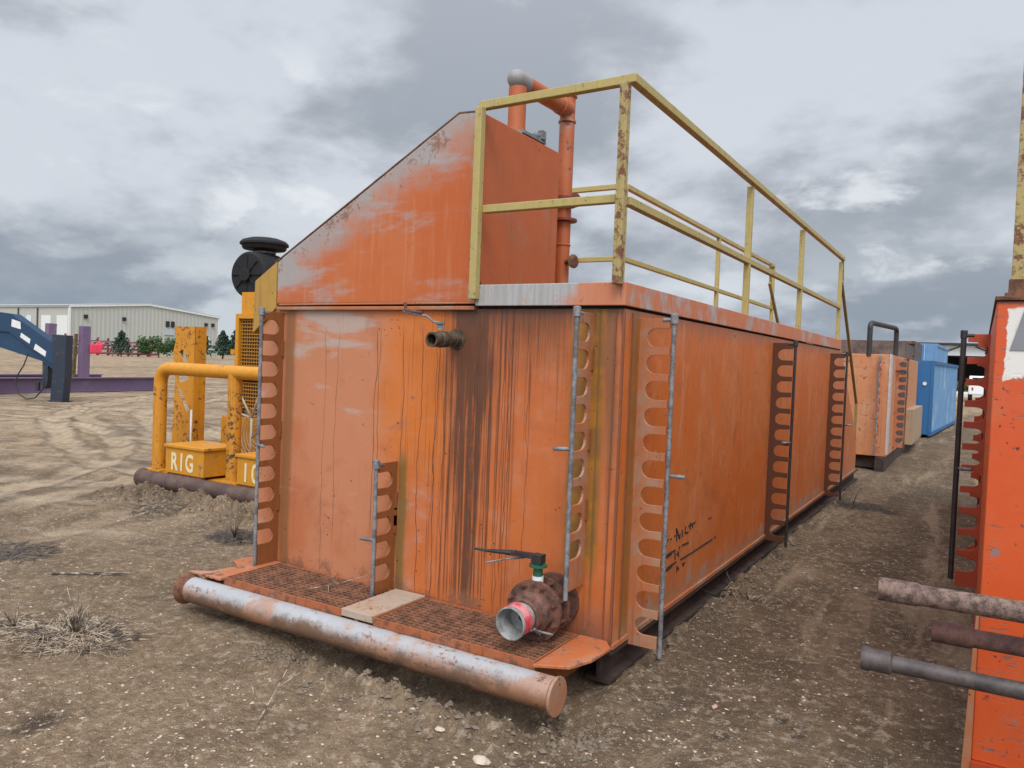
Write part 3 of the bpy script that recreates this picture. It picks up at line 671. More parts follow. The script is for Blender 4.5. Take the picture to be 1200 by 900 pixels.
# lower flanged valve
V = empty('flanged_valve', (-.34, 0, .39)); V.parent = T; V['label'] = 'big rusty flanged outlet with black lever'
M_vr = metal('valve_rust', (.045, .024, .018), (.17, .068, .042), .7, 26, bs=.22)
c = MB(); c.lathe([(0, .148), (.03, .148), (.031, .108), (.070, .100), (.110, .108), (.111, .150), (.138, .150), (.139, .118), (.17, .118), (.171, .135), (.205, .135), (.206, .122), (.216, .122), (.217, .158), (.242, .158), (.244, .118), (.256, .116), (.285, .112), (.300, .094), (.335, .090), (.345, .080)], (0, 0, 0), (0, -1, -.02), 40)
vb = c.build('valve_body', M_vr, V)
c = MB(); c.lathe([(.33, .070), (.365, .071), (.366, .079), (.38, .081), (.39, .077), (.40, .081), (.465, .083), (.472, .083), (.474, .077), (.46, .071), (.36, .062), (.355, .02)], (0, 0, 0), (0, -1, -.02), 36, caps=False)
c.build('coupling', metal('grey_coupling', (.15, .155, .15), (.30, .30, .285), .6, 16), V)
c = MB()
def arc_band(c, r, y0, y1, a0, a1, n=12, t=.0015):
    pts = []
    for k in range(n+1):
        a = a0+(a1-a0)*k/n
        for yy, rr in ((y0, r), (y1, r), (y1, r+t), (y0, r+t)): pts.append((math.cos(a)*rr, -yy, math.sin(a)*rr-.02*yy))
    i = c.add(pts)
    for k in range(n):
        for j in range(4): c.face([i+k*4+j, i+k*4+(j+1)%4, i+(k+1)*4+(j+1)%4, i+(k+1)*4+j])
    c.face([i, i+1, i+2, i+3]); c.face([i+n*4+j for j in range(4)])
arc_band(c, .0835, .395, .458, R_(-25), R_(125), 14, .003)
c.build('red_sticker', paint('faded_red', (.50, .035, .05), (.60, .28, .28), fa=.6, ra=0, chip=.1, streak=.1, scale=4), V)
for k in range(8):
    a = 2*math.pi*(k+.5)/8; c = MB(); p = (.138*math.cos(a), 0, .138*math.sin(a)-.003); c.lathe([(.095, .014), (.111, .014), (.1115, .009), (.2415, .009), (.2425, .0155), (.256, .0155), (.2561, .009), (.268, .009)], p, (0, -1, 0), 6); c.build('bolt', M_vr, V)
c = MB(); c.lathe([(.13, .03), (.172, .03)], (0, -.205, 0), (0, 0, 1)); c.build('stem_collar', M_white, V)
c = MB(); c.lathe([(.168, .026), (.22, .024), (.221, .048), (.232, .048), (.233, .02), (.25, .02)], (0, -.205, 0), (0, 0, 1)); c.build('stem', M_green, V)
c = MB(); c.box((-.03, -.232, .240), (.028, -.178, .285)); c.bar((.0, -.205, .272), (-.15, -.225, .272), .045, .022); c.path([(-.13, -.222, .272), (-.2, -.23, .27), (-.30, -.235, .262), (-.38, -.24, .262)], .02, 8, radii=[.018, .013, .009, .006]); c.build('lever', M_black, V)
c = MB(); c.path([(-.08, -.21, .255), (-.18, -.23, .235), (-.30, -.25, .200)], .005, 6); c.build('lever_latch', M_galv, V)
c = MB(); c.path([(.05, -.40, -.055), (.085, -.37, -.05), (.12, -.35, -.06), (.15, -.30, -.08)], .006, 6); c.tube((.09, -.385, -.04), (.10, -.34, -.075), .009, 6); c.build('cam_pin', M_galv, V)

# upper ball valve
V = empty('ball_valve', (-1.06, 0, 1.792)); V.parent = T; V['label'] = 'small dripping outlet high on the front wall'
c = MB(); c.lathe([(0, .062), (.006, .062), (.007, .045), (.045, .045), (.047, .036), (.09, .036), (.092, .044), (.12, .047), (.17, .047), (.175, .040), (.215, .040), (.216, .043), (.245, .043), (.245, .033), (.12, .030), (.11, .004)], (0, 0, 0), (0, -1, -.05), 20, caps=False)
c.build('valve_body', metal('grimy_bronze', (.022, .017, .012), (.12, .08, .045), .65, 34, bs=.8), V)
c = MB(); c.lathe([(.045, .018), (.075, .016), (.08, .024), (.09, .024)], (0, -.165, 0), (0, 0, 1), 10); c.build('stem', metal('blue_green', (.05, .10, .12), (.18, .26, .26), .5), V)
c = MB(); c.path([(0, -.165, .085), (-.04, -.17, .09), (-.09, -.175, .125), (-.17, -.18, .135), (-.26, -.18, .15)], .007, 8); c.build('lever', M_galv, V)
c = MB(); c.path([(-.12, -.18, .14), (-.24, -.18, .158), (-.25, -.18, .20)], .011, 8); c.build('lever_grip', M_rust, V)

# faint paint-pen scrawl on the side wall (strokes as seen, not legible)
def scrawl():
    c = MB(); sc = []
    def st(*pp):     # stroke in zoom coordinates of the survey crop (9x, origin 770,590)
        q = [bp(770+a/9, 590+b_/9, 0, .0) for a, b_ in pp]
        for a, b_ in zip(q, q[1:]): c.bar((.0025, a.y, a.z), (.0025, b_.y, b_.z), .004, .009)
    st((200, 260), (205, 400)); st((205, 270), (235, 370)); st((235, 370), (240, 320)); st((262, 280), (265, 350)); st((300, 240), (290, 310), (330, 300)); st((350, 200), (345, 280)); st((330, 240), (400, 195)); st((370, 215), (372, 260)); st((105, 400), (115, 375)); st((140, 378), (150, 370)); st((180, 345), (190, 340))
    st((90, 560), (120, 530), (190, 490)); st((95, 570), (150, 530)); st((225, 470), (240, 458)); st((260, 440), (330, 410)); st((185, 500), (185, 590)); st((215, 500), (225, 560)); st((200, 540), (225, 520))
    st((90, 700), (130, 660), (200, 615)); st((95, 710), (150, 665)); st((245, 590), (360, 520)); st((360, 520), (480, 440), (580, 375)); st((600, 360), (615, 352)); st((205, 655), (205, 725)); st((215, 670), (225, 700)); st((260, 640), (290, 625)); st((270, 640), (275, 660)); st((540, 150), (545, 165)); st((563, 140), (566, 160))
    c.build('scrawled_mark', M_dark, T)
scrawl()
# loose cable under the tank
c = MB(); c.path([(-.05, 1.7, .10), (.05, 1.78, .04), (.10, 1.95, .03), (.06, 2.1, .05), (-.02, 2.2, .14)], .008, 6)
tag(c.build('loose_cable', M_black), 'short loop of dark cable lying under the edge of the orange tank', 'cable')

# ------------------------------------------------------------------ red tank at right
RT = empty('red_tank', (1.628, 0, 0)); tag(RT, 'bright red-orange steel tank with white patch at right edge', 'tank')
def redface_fn(g):
    p = g.obj(); x, y, z = g.sep(p); n1 = g.noise(p, 2.2, 5, .6); n2 = g.noise(p, 12, 5, .65)
    c = g.mix(n2, (.52, .060, .009), (.56, .095, .02)); c = g.mix(g.ss(n1, .5, .68)*.5, c, (.46, .14, .06))
    ms = g.noise(g.vec(x*7, y, z*55), 1, 4, .62); sp = g.ss(ms, .57, .60)*g.ss(g.noise(p, 5, 4, .6), .46, .54)
    c = g.mix(sp*.85, c, g.mix(n2, (.05, .03, .03), (.20, .17, .16)))
    ch = g.ss(g.noise(p, 34, 4, .7), .60, .63)*g.ss(g.noise(p, 6, 3), .46, .54)
    c = g.mix(ch*.9, c, (.03, .02, .02))
    bl = g.ss(g.noise(p, 9, 3, .5, .4), .69, .71); c = g.mix(bl*.8, c, (.17, .16, .17))
    wm = g.ss(z+(n2-.5)*.16, 1.685, 1.70)*g.ss(x+(n2-.5)*.05, .036, .041)*g.ss(z+(n2-.5)*.05, 1.975, 1.965)
    wc = g.mix(g.ss(n2, .55, .75)*.5, (.66, .63, .58), (.42, .32, .24))
    c = g.mix(wm, c, wc)
    c = g.mix(g.ss(z, 1.98, 1.995)*.8, c, (.10, .04, .03))
    return dict(color=c, rough=.42+0*n1 if False else .42, bump=n2*.4-sp-ch, bs=.3, bd=.005)
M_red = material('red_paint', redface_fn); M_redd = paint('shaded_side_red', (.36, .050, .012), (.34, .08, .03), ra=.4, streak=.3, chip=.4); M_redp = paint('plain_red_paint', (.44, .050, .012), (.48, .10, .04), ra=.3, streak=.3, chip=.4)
c = MB(); c.box((0, 0, .10), (2.5, 8.5, 2.0)); c.build('body', M_red, RT, bev=.005)
c = MB(); c.box((-.008, -.012, 2.001), (2.51, 8.5, 2.018)); c.build('top_plate', M_rust, RT, bev=.003)
c = MB(); c.prism([(.052, 1.80), (.60, 1.80), (.60, 1.965), (.095, 1.965)], XZ(-.0045), .003); c.build('grey_marking', plain('grey_paint', (.20, .20, .22), .6), RT)
c = MB(); c.box((.0, -.02, .02), (.14, 8.4, .099)); c.box((2.3, -.02, .02), (2.45, 8.4, .099)); c.build('skid_beam', M_redp, RT)
c = MB(); c.prism([(-.035, .0), (-.01, .72), (.0, .72), (.0, .0)], XZ(-.012), .03); c.build('edge_strip', M_pale, RT)
for yy, lb in ((2.2, 'nearest rack on the red tank with dark locking rod'), (3.1, 'second rack on the red tank')):
    rack(RT, (-.0, yy), 'x-', .30, 1.97, M_redd, M_black, depth=.125 if yy < 3 else .07, reach=.118 if yy < 3 else .06, peg=1.08 if yy < 3 else None, pegdir=(1, -.4, 0), label=lb, rr=.017 if yy < 3 else .008, rodx=.025 if yy < 3 else -.06, rod_ext=-.04)
e = empty('guard_post', (.065, .04, 2.018)); e.parent = RT
c = MB(); c.bar((0, 0, 0), (0, 0, 1.12), .04, .04); c.build('post', M_yelrust, e); c = MB(); c.box((-.04, -.04, .0), (.04, .04, .015)); c.box((-.028, -.028, .015), (.028, .028, .07)); c.build('socket', M_rust, e)
c = MB(); c.bar((.0, 0, 1.1), (2.3, 0, 1.1), .05, .05); c.bar((.026, 0, .12), (2.3, 0, .12), .04, .04); c.bar((2.3, 0, 0), (2.3, 0, 1.12), .05); c.build('cross_rail', M_yel, e)

# three steel pipes lying across stands in front of the red tank
def drill_pipe(loc, L_, r, collar, cr, mat, label, ring=False):
    e = empty('steel_pipe', loc); tag(e, label, 'pipe', 'steel pipes sticking out before the red tank')
    c = MB(); c.path([(collar, 0, 0), (L_, 0, .012)], r, 22, caps=True); c.build('pipe', mat, e)
    c = MB(); prof = [(0, cr*.80), (.001, cr), (collar-.008, cr), (collar, cr*.93), (collar+.006, r)]
    if ring: prof = [(.012, cr*.7), (0, cr*.8), (.001, cr*1.02), (.012, cr*1.10), (.028, cr*1.10), (.034, cr), (collar-.01, cr), (collar-.005, cr*1.06), (collar, cr*1.06), (collar+.008, r)]
    c.lathe(prof, (0, 0, 0), (1, 0, 0), 24); c.build('collar', mat, e)
M_p1 = metal('flaky_rust', (.055, .032, .026), (.21, .135, .105), .8, 30, bs=.8); M_p2 = metal('red_rust', (.055, .025, .020), (.125, .055, .042), .85, 20); M_p3 = metal('dark_iron', (.035, .027, .025), (.085, .066, .06), .55, 12)
drill_pipe((1.295, -.5, .872), 2.6, .038, .135, .043, M_p1, 'upper flaky rusty pipe with a plain collar', False)
drill_pipe((1.475, -.42, .727), 2.4, .034, .13, .040, M_p2, 'middle short reddish brown pipe between two longer ones', False)
drill_pipe((1.25, -.52, .603), 2.6, .031, .10, .041, M_p3, 'lowest dark smooth pipe ending in a ringed collar', True)
e = empty('pipe_stand', (2.9, -.48, 0)); tag(e, 'steel stand carrying the three pipes before the red tank', 'stand')
c = MB(); c.bar((0, .12, 0), (0, .12, 1.0), .06); c.bar((0, -.14, 0), (0, -.14, 1.0), .06)
for z in (.53, .665, .808): c.bar((0, -.14, z), (0, .12, z), .04)
c.build('frame', M_rust, e)

# ------------------------------------------------------------------ yellow generator skid
GS = empty('engine_skid', (-7, 1.9, 0)); tag(GS, 'yellow engine skid with bent pipe guard, mesh radiator guard and black air cleaner', 'engine')
def q(x, y, z): return (x+7, y-1.9, z)
M_y = paint('machine_yellow', (.56, .235, .012), (.48, .24, .05), rust=(.06, .025, .015), fa=.25, ra=.35, streak=.35, chip=.45, scale=1.5)
M_yc = paint('chipped_yellow', (.54, .22, .012), (.44, .20, .03), rust=(.035, .018, .012), fa=.3, ra=.72, streak=.5, chip=.3, scale=2.0)
c = MB(); c.tube(q(-7.0, 1.96, .09), q(-2.9, 1.96, .09), .095, 20); c.lathe([(-.05, .11), (-.04, .115), (0, .096)], q(-7.0, 1.96, .09), (1, 0, 0), 20); c.build('skid_pipe', metal('brown_pipe', (.06, .035, .03), (.115, .07, .055), .75, 5, bs=.2), GS)
c = MB(); c.box(q(-6.98, 2.06, .0), q(-2.9, 2.2, .17)); c.box(q(-6.98, 6.0, 0), q(-2.9, 6.14, .17)); c.box(q(-6.9, 2.2, .12), q(-2.9, 6.0, .168)); c.build('skid_deck', M_yc, GS)
gz, zb_ = 1.42, .16
gp = [q(-6.96, 2.12, zb_), q(-6.96, 2.12, gz-.22)]+bend(q(-6.96, 2.12, gz-.2), q(-6.96, 2.12, gz), q(-6.76, 2.12, gz), 8)+[q(-4.2, 2.12, gz)]
c = MB(); c.path(gp[1:], .078, 18); c.build('guard_pipe', M_y, GS); c = MB(); c.tube(gp[0], Vector(gp[1])+Vector((0, 0, .003)), .0782, 18); c.build('guard_leg', M_yc, GS)
for xx in (-5.60, -4.3): c = MB(); c.tube(q(xx, 2.12, zb_), q(xx, 2.12, gz), .078, 18); c.build('guard_leg', M_yc, GS)
c = MB(); c.box(q(-7.08, 2.02, .168), q(-6.8, 2.24, .19)); c.build('foot_plate', M_y, GS); c = MB(); c.box(q(-5.74, 2.02, .168), q(-5.42, 2.24, .19)); c.build('foot_plate', M_y, GS)
# slotted column
c = MB()
hol = [[(-7.30, 1.62), (-7.14, 1.38), (-7.05, 1.40), (-7.22, 1.66)], [(-7.33, 1.30), (-7.12, 1.34), (-7.08, 1.27), (-7.28, 1.22)], [(-7.36, 1.18), (-7.26, 1.16), (-7.06, .88), (-7.13, .84)]]
col_ = [(-7.42, .17), (-6.98, .17), (-6.97, 1.95), (-7.40, 1.95), (-7.36, 1.78), (-7.42, 1.60), (-7.36, 1.35)]
c.prism([(u+7, v) for u, v in col_], lambda u, v, w: (u, .7+w, v), .02, holes=[[(u+7, v) for u, v in h] for h in hol]); c.box(q(-6.98, 2.60, .17), q(-6.965, 2.76, 1.95)); c.build('slotted_column', M_yc, GS)
# open lattice radiator guard
c = MB(); X0, X1, Y0 = -6.62, -5.3, 2.98
for z0, z1 in ((1.35, 2.10), (.35, 1.30)):
    nn = int((X1-X0)/.05)
    for k in range(nn+1): xx = X0+.06+k*(X1-X0-.12)/nn; c.box(q(xx-.006, Y0+.01, z0+.04), q(xx+.006, Y0+.02, z1-.04))
    nz = int((z1-z0)/.05)
    for k in range(nz+1): zz = z0+.04+k*(z1-z0-.08)/nz; c.box(q(X0+.05, Y0, zz-.006), q(X1-.05, Y0+.0095, zz+.006))
c.build('mesh_guard', plain('mesh_yellow', (.34, .15, .012), .6), GS)
c = MB()
for z in (.32, 1.30, 2.08): c.box(q(X0, Y0-.03, z), q(X1, Y0+.05, z+.06))
for xx in (X0, X1): c.box(q(xx-.03, Y0-.029, .17), q(xx+.03, Y0+.049, 2.139))
c.box(q(X0-.1, Y0-.04, 1.62), q(X0-.032, Y0+.06, 1.68)); c.build('guard_frame', M_y, GS)
c = MB(); c.box(q(X0-.02, Y0+.055, .30), q(X1, Y0+.45, 2.08)); c.build('radiator_core', metal('radiator_dark', (.03, .024, .018), (.07, .05, .035), .8, 30), GS)
c = MB(); c.box(q(-6.60, 3.0, 2.141), q(X1, 3.5, 2.42)); c.box(q(-6.6, 3.5, .3), q(X1, 5.6, 1.5)); c.build('engine_cover', M_y, GS)
c = MB(); c.tube(q(-6.35, 2.7, 1.30), q(-6.0, 2.7, .85), .014, 8); c.tube(q(-6.0, 2.7, .85), q(-5.8, 2.7, 1.32), .014, 8); c.tube(q(-6.0, 2.7, .85), q(-6.0, 2.7, .17), .014, 8); c.tube(q(-6.5, 2.7, .95), q(-6.0, 2.7, .85), .012, 8); c.tube(q(-6.0, 2.7, .6), q(-5.6, 2.7, .95), .012, 8)
for k in range(9):
    a = math.pi*2*k/9
c.build('brace', plain('pale_conduit', (.42, .36, .26), .6), GS)
c = MB()
for r in (.10, .15, .20, .25, .30, .35):
    c.path([q(-6.0+r*math.cos(a), 2.80, .62+r*math.sin(a)) for a in [2*math.pi*k/24 for k in range(25)]], .005, 5, caps=False)
c.build('fan_guard', plain('pale_conduit', (.42, .36, .26), .6), GS)
c = MB(); c.box(q(-6.75, 2.85, .17), q(-6.05, 3.2, .82)); c.build('fuel_tank', M_yc, GS); c = MB(); c.lathe([(0, .04), (.05, .04), (.051, .055), (.10, .055)], q(-6.52, 3.0, .82), (0, 0, 1), 12); c.build('filler_cap', M_black, GS)
c = MB(); c.path([q(-5.78, 2.25, 1.35), q(-5.80, 2.3, 1.0), q(-5.74, 2.32, .7), q(-5.76, 2.3, .3)], .008, 6); c.path([q(-5.86, 2.3, 1.0), q(-5.9, 2.35, .6), q(-5.83, 2.4, .3)], .006, 6); c.build('hose', M_black, GS)
c = MB(); c.tube(q(-6.88, 2.5, .2), q(-6.88, 2.5, .9), .012, 8); c.build('dipstick_tube', M_white, GS)
def letters(parent, text, loc, hgt):
    cu = bpy.data.curves.new('lettering', 'FONT'); cu.body = text; cu.size = hgt*1.38; cu.extrude = .001; cu.offset = hgt*.035; cu.space_character = 1.45; cu.space_word = 1
    tmp = bpy.data.objects.new('tmp_text', cu); C.objects.link(tmp); dg = bpy.context.evaluated_depsgraph_get()
    me_ = bpy.data.meshes.new_from_object(tmp.evaluated_get(dg)); bpy.data.objects.remove(tmp)
    me_.transform(Matrix.Translation(loc) @ Matrix.Rotation(R_(90), 4, 'X') @ Matrix.Diagonal((.72, 1, 1, 1)))
    me_.materials.clear(); me_.materials.append(plain('stencil_white', (.66, .58, .36), .6, .25, 25))
    o = bpy.data.objects.new('lettering', me_); C.objects.link(o); o.parent = parent
    # stencil breaks
    return o
def ybox(x0, x1, text, tx, label):
    e = empty('battery_box', (x0, 2.02, .20)); e.parent = GS; e.location = Vector(q(x0, 1.98, .20)); e['label'] = label; w = x1-x0
    c = MB(); c.box((0, 0, 0), (w, .50, .30)); c.build('box', M_y, e, bev=.005)
    c = MB(); c.box((-.02, -.02, .301), (w+.02, .52, .335)); c.build('lid', M_y, e, bev=.006)
    c = MB(); c.box((.02, .01, -.04), (w-.02, .05, -.001)); c.build('runner', M_rust, e); c = MB(); c.box((.02, .42, -.04), (w-.02, .46, -.001)); c.build('runner', M_rust, e)
    letters(e, text, (tx, -.0035, .045), .205)
ybox(-6.62, -5.93, 'RIG', .10, 'yellow box lettered RIG'); ybox(-5.36, -4.67, '10', .09, 'yellow box lettered 10')
AC = empty('air_cleaner', q(-6.62, 3.3, 2.66)); AC.parent = GS
M_blk = metal('matt_black', (.004, .004, .005), (.010, .010, .012), .85, 10)
c = MB(); c.lathe([(-.24, .10), (-.235, .27), (-.20, .30), (.22, .31), (.27, .26), (.5, .24), (.52, .1)], (0, 0, 0), (-.10, .99, 0), 32); c.build('canister', M_blk, AC)
c = MB(); c.lathe([(.0, .02), (.03, .05), (.05, .09)], Vector((.024, -.235, 0)), (.10, -.99, 0), 16)
for k in range(8):
    a = k*math.pi/4; dd = Vector((.99, .10, 0))*math.cos(a)+Vector((0, 0, 1))*math.sin(a); c.bar(Vector((.024, -.243, 0))+dd*.05, Vector((.024, -.243, 0))+dd*.24, .02, .02)
c.build('clamp_star', M_blk, AC)
c = MB(); c.tube((.05, .1, -.66), (.05, .1, -.2), .13, 20); c.build('outlet_pipe', M_blk, AC)
c = MB(); c.tube((-.05, .10, .2), (-.05, .10, .36), .145, 24); c.build('inlet_neck', M_blk, AC)
c = MB(); c.lathe([(0, .150), (.02, .152), (.022, .146)], (-.05, .10, .31), (0, 0, 1), 24); c.build('clamp_band', M_galv, AC)
c = MB(); c.lathe([(0, .14), (.0, .27), (.02, .285), (.055, .29), (.06, .315), (.085, .315), (.12, .28), (.15, .19), (.16, .04)], (-.05, .10, .36), (0, 0, 1), 36); c.build('rain_cap', M_blk, AC)

# ------------------------------------------------------------------ purple steel frame and blue gooseneck
M_pur = paint('purple_paint', (.15, .095, .17), (.20, .155, .21), ra=.15, streak=.2, chip=.2)
PF = empty('steel_skid', (-24.4, 10, 0)); tag(PF, 'purple steel skid frame with upright posts lying in the yard', 'steel frame')
a_ = Vector((-24.7, 6.2, 0)); b_ = Vector((-25.4, 14.7, 0)); o_ = Vector((-24.4, 10, 0))
c = MB(); ibeam(c, a_-o_, b_-o_, .50, .30, .04); c.build('near_beam', M_pur, PF)
c = MB(); ibeam(c, a_-o_+Vector((-2.6, .3, 0)), b_-o_+Vector((-2.6, -.8, 0)), .50, .30, .04); c.build('far_beam', M_pur, PF)
pt = bp(101.5, 443, 0, -24.95); c = MB(); c.bar(Vector((-25.15, pt.y, .5))-o_, Vector((-25.15, pt.y+.02, 2.28))-o_, .27, .27); c.build('post', M_pur, PF)
c = MB(); c.bar(Vector((-25.3, pt.y-.26, .5))-o_, Vector((-25.3, pt.y-.2, 2.0))-o_, .07, .10); c.build('wooden_strip', metal('bark', (.05, .04, .02), (.16, .12, .05), .9, 8), PF)
p2 = bp(57, 440, 0, -26.2); c = MB(); c.bar(Vector((-26.2, p2.y, .4))-o_, Vector((-26.2, p2.y+.05, 2.33))-o_, .26, .26); c.build('post', M_pur, PF)
c = MB(); c.box(Vector((-24.99, pt.y+.10, 1.36))-o_, Vector((-24.90, pt.y+.50, 1.66))-o_); c.lathe([(0, .02), (.03, .16), (.06, .02)], Vector((-24.97, pt.y+.42, 1.60))-o_, (1, 0, 0), 16)
mp = c.build('pink_bucket', plain('pink_plastic', (.75, .05, .10), .5), None, bev=.02); mp.location = o_; tag(mp, 'bright pink marker tag hung on the purple post', 'tag')

GT = empty('gooseneck_trailer', (-20.7, 8.3, 0)); tag(GT, 'dark blue gooseneck trailer hitch with white stickers and hanging black hose', 'trailer')
U = Vector((.854, .5185, 0)).normalized(); W = Vector((-U.y, U.x, 0)); k_ = .02435
def gt(px, py, w=0): return U*((px-68)*k_)+Vector((0, 0, max(0.01, (470-py)*k_*1.0-.0)))+W*w+Vector((0, 0, (px-68)*-.0009))
M_blue = paint('dark_blue_paint', (.006, .035, .085), (.012, .05, .10), rust=(.03, .02, .018), ra=.15, streak=.25, chip=.2)
M_blued = paint('grimy_blue_paint', (.012, .022, .04), (.018, .035, .06), rust=(.05, .035, .028), ra=.7, streak=.4, chip=.6)
def flat(c, pts, w0, w1):
    n = len(pts); a = c.add([gt(*p, w0) for p in pts]); b = c.add([gt(*p, w1) for p in pts])
    c.face([a+i for i in range(n)]); c.face([b+i for i in range(n)][::-1])
    for i in range(n): c.face([a+i, a+(i+1)%n, b+(i+1)%n, b+i])
c = MB(); flat(c, [(-120, 360), (-5, 371), (13, 372), (62, 403), (70, 412), (66, 430), (10, 393), (-5, 393), (-120, 392)], 0, .4); flat(c, [(-120, 392.2), (-5, 393.2), (10, 393.2), (66, 430.2), (66, 436), (48, 424), (0, 412), (-120, 412)], .05, .35); c.build('arm', M_blue, GT)
c = MB(); flat(c, [(61.5, 392), (78, 392), (77.5, 436), (75, 469), (60.5, 469), (63, 430)], -.05, .30); c.build('king_post', M_blued, GT, bev=.01)
c = MB(); flat(c, [(48.5, 424), (55, 428), (55, 446), (52.5, 456), (49, 456)], .05, .3); c.build('jack_leg', M_blued, GT)
c = MB(); flat(c, [(59, 468.6), (77.5, 468.6), (77.5, 470), (59, 470)], -.12, .36); c.build('foot_plate', M_blued, GT)
for pts in ([(13.5, 378), (23.5, 380.5), (24, 389), (13, 386.5)], [(24.5, 393), (35.5, 399.5), (34.5, 405), (23.5, 398)], [(41.5, 404.5), (54, 412.5), (53, 418.5), (39.5, 411)]):
    c = MB(); flat(c, pts, -.006, -.001); c.build('white_sticker', M_white, GT)
c = MB(); hp = [(37, 422), (32, 436), (25, 448), (23, 458), (27, 470), (36, 476), (46, 474), (54, 464), (56, 456), (54, 446)]
hs_ = []
for k in range(len(hp)-1):
    for t in (0, .5): hs_.append(U*((hp[k][0]*(1-t)+hp[k+1][0]*t-68)*k_)+Vector((0, 0, (477.5-(hp[k][1]*(1-t)+hp[k+1][1]*t))*k_*.97+.02))+W*-.15)
c.path(hs_, .018, 8); c.build('hose', M_black, GT)
c = MB(); flat(c, [(47, 448), (50.5, 448), (50.5, 458), (47, 458)], -.2, -.1); c.build('plug', M_black, GT)

# ------------------------------------------------------------------ warehouse
def rib_fn(col, per):
    def fn(g):
        p = g.obj(); x, y, z = g.sep(p); w = g.math('SINE', (x+y)*(6.283/per)); n = g.noise(p, .3, 5, .6)
        c = g.mix(g.ss(w, .75, .95)*.22, col, tuple(v*.5 for v in col)); c = g.mix(n*.3, c, tuple(v*.75 for v in col))
        return dict(color=c, rough=.55, bump=w, bs=.5, bd=.05)
    return fn
M_wh = material('ribbed_grey', rib_fn((.42, .41, .375), 1.0)); M_trim = plain('pale_trim', (.62, .62, .60), .6); M_whd = plain('roof_grey', (.40, .41, .42), .5)
WX = -167
WH = empty('warehouse', (WX, 108, 0)); tag(WH, 'big grey ribbed metal warehouse with low gable roof and white doors', 'building')
def wq(x, y, z): return Vector((x-WX, y-108, z))
yA, yB, hE, hR = 89.4, 127.5, 9.6, 11.3
c = MB(); poly = [(yA-108, -1), (yB-108, -1), (yB-108, hE), (0, hR), (yA-108, hE)]
c.prism(poly, lambda u, v, w: (-w, u, v), 80); c.build('wall', M_wh, WH)
c = MB(); c.bar(wq(WX+.1, yA-.2, hE), wq(WX+.1, 108, hR+.02), .5, .35); c.bar(wq(WX+.1, 108, hR+.02), wq(WX+.1, yB+.2, hE), .5, .35); c.bar(wq(WX+.05, yA, -1), wq(WX+.05, yA, hE), .4); c.bar(wq(WX+.05, yB, -1), wq(WX+.05, yB, hE), .4); c.bar(wq(WX, yA-.1, hE+.05), wq(WX-80, yA-.1, hE+.05), .4, .35); c.build('trim', M_trim, WH)
c = MB(); c.prism([(yA-.5-108, hE+.15), (0, hR+.22), (yB+.5-108, hE+.15), (yB+.5-108, hE+.3), (0, hR+.4), (yA-.5-108, hE+.3)], lambda u, v, w: (.3-w, u, v), 80.6); c.build('roof', M_whd, WH)
for p0, p1 in ((49, 60), (67, 80)):
    a = bp(p0, 372, 1, yA); b = bp(p1, 372, 1, yA); c = MB(); c.box(wq(a.x, yA-.15, 0), wq(b.x, yA-.02, 7.6)); c.build('roller_door', M_trim, WH)
for px in (22, 44.5): a = bp(px, 380, 1, yA); c = MB(); c.tube(wq(a.x, yA-.2, 0), wq(a.x, yA-.2, 9.2), .15, 8); c.build('downpipe', M_black, WH)
a = bp(34, 378, 1, yA); c = MB(); c.box(wq(a.x-1.0, yA-.1, 5.0), wq(a.x+1.0, yA-.02, 7.6)); c.build('window', plain('pane', (.55, .65, .68), .2), WH)
for px in (100, 145, 196, 202, 241, 249):
    a = bp(px, 372, 0, WX); c = MB(); c.box(wq(WX+.02, a.y-.35, 7.2 if px not in (196, 202) else 6.4), wq(WX+.5, a.y+.35, 8.0 if px not in (196, 202) else 7.8)); c.build('wall_lamp', M_dark, WH)
c = MB(); a = bp(199, 380, 0, WX); c.box(wq(WX+.02, a.y-1.4, 4.5), wq(WX+.25, a.y+1.2, 6.3)); c.build('vent', M_whd, WH)
a = bp(240, 405, 0, WX+6); c = MB(); c.lathe([(0, 1.2), (3.4, 1.2), (4.4, .75), (4.7, .45), (5.6, .45)], (0, 0, 0), (0, 0, 1), 20)
o = c.build('silo', M_white, None); o.location = (WX+6, a.y, 0); tag(o, 'small white cylindrical tank standing by the warehouse wall', 'tank')

# burgundy racks beyond the fence
M_burg = plain('burgundy_steel', (.17, .035, .04), .6)
SR = empty('pipe_racks', (-101, 60, 0)); tag(SR, 'heap of burgundy steel racks stacked beyond the chain link fence', 'steel racks')
P0 = Vector((-112, 58.5, 0)); P1 = Vector((-108, 70.5, 0)); dd = (P1-P0)
for k in range(9):
    c = MB(); t0 = k/9; t1 = (k+1.1)/9
    p = P0+dd*t0-Vector((-101, 60, 0)); q_ = P0+dd*t1-Vector((-101, 60, 0))
    hgt = 3.0-1.2*t0+rnd.uniform(-.2, .2)
    for z in (.3, .9, 1.5, 2.0): 
        if z < hgt: c.bar(p+Vector((0, 0, z)), q_+Vector((0, 0, z+.1)), .3, .32)
    c.bar(p+Vector((0, 0, 0)), q_+Vector((0, 0, hgt)), .22); c.bar(p+Vector((0, 0, 0)), p+Vector((0, 0, hgt)), .22); c.build('rack_panel', M_burg, SR)

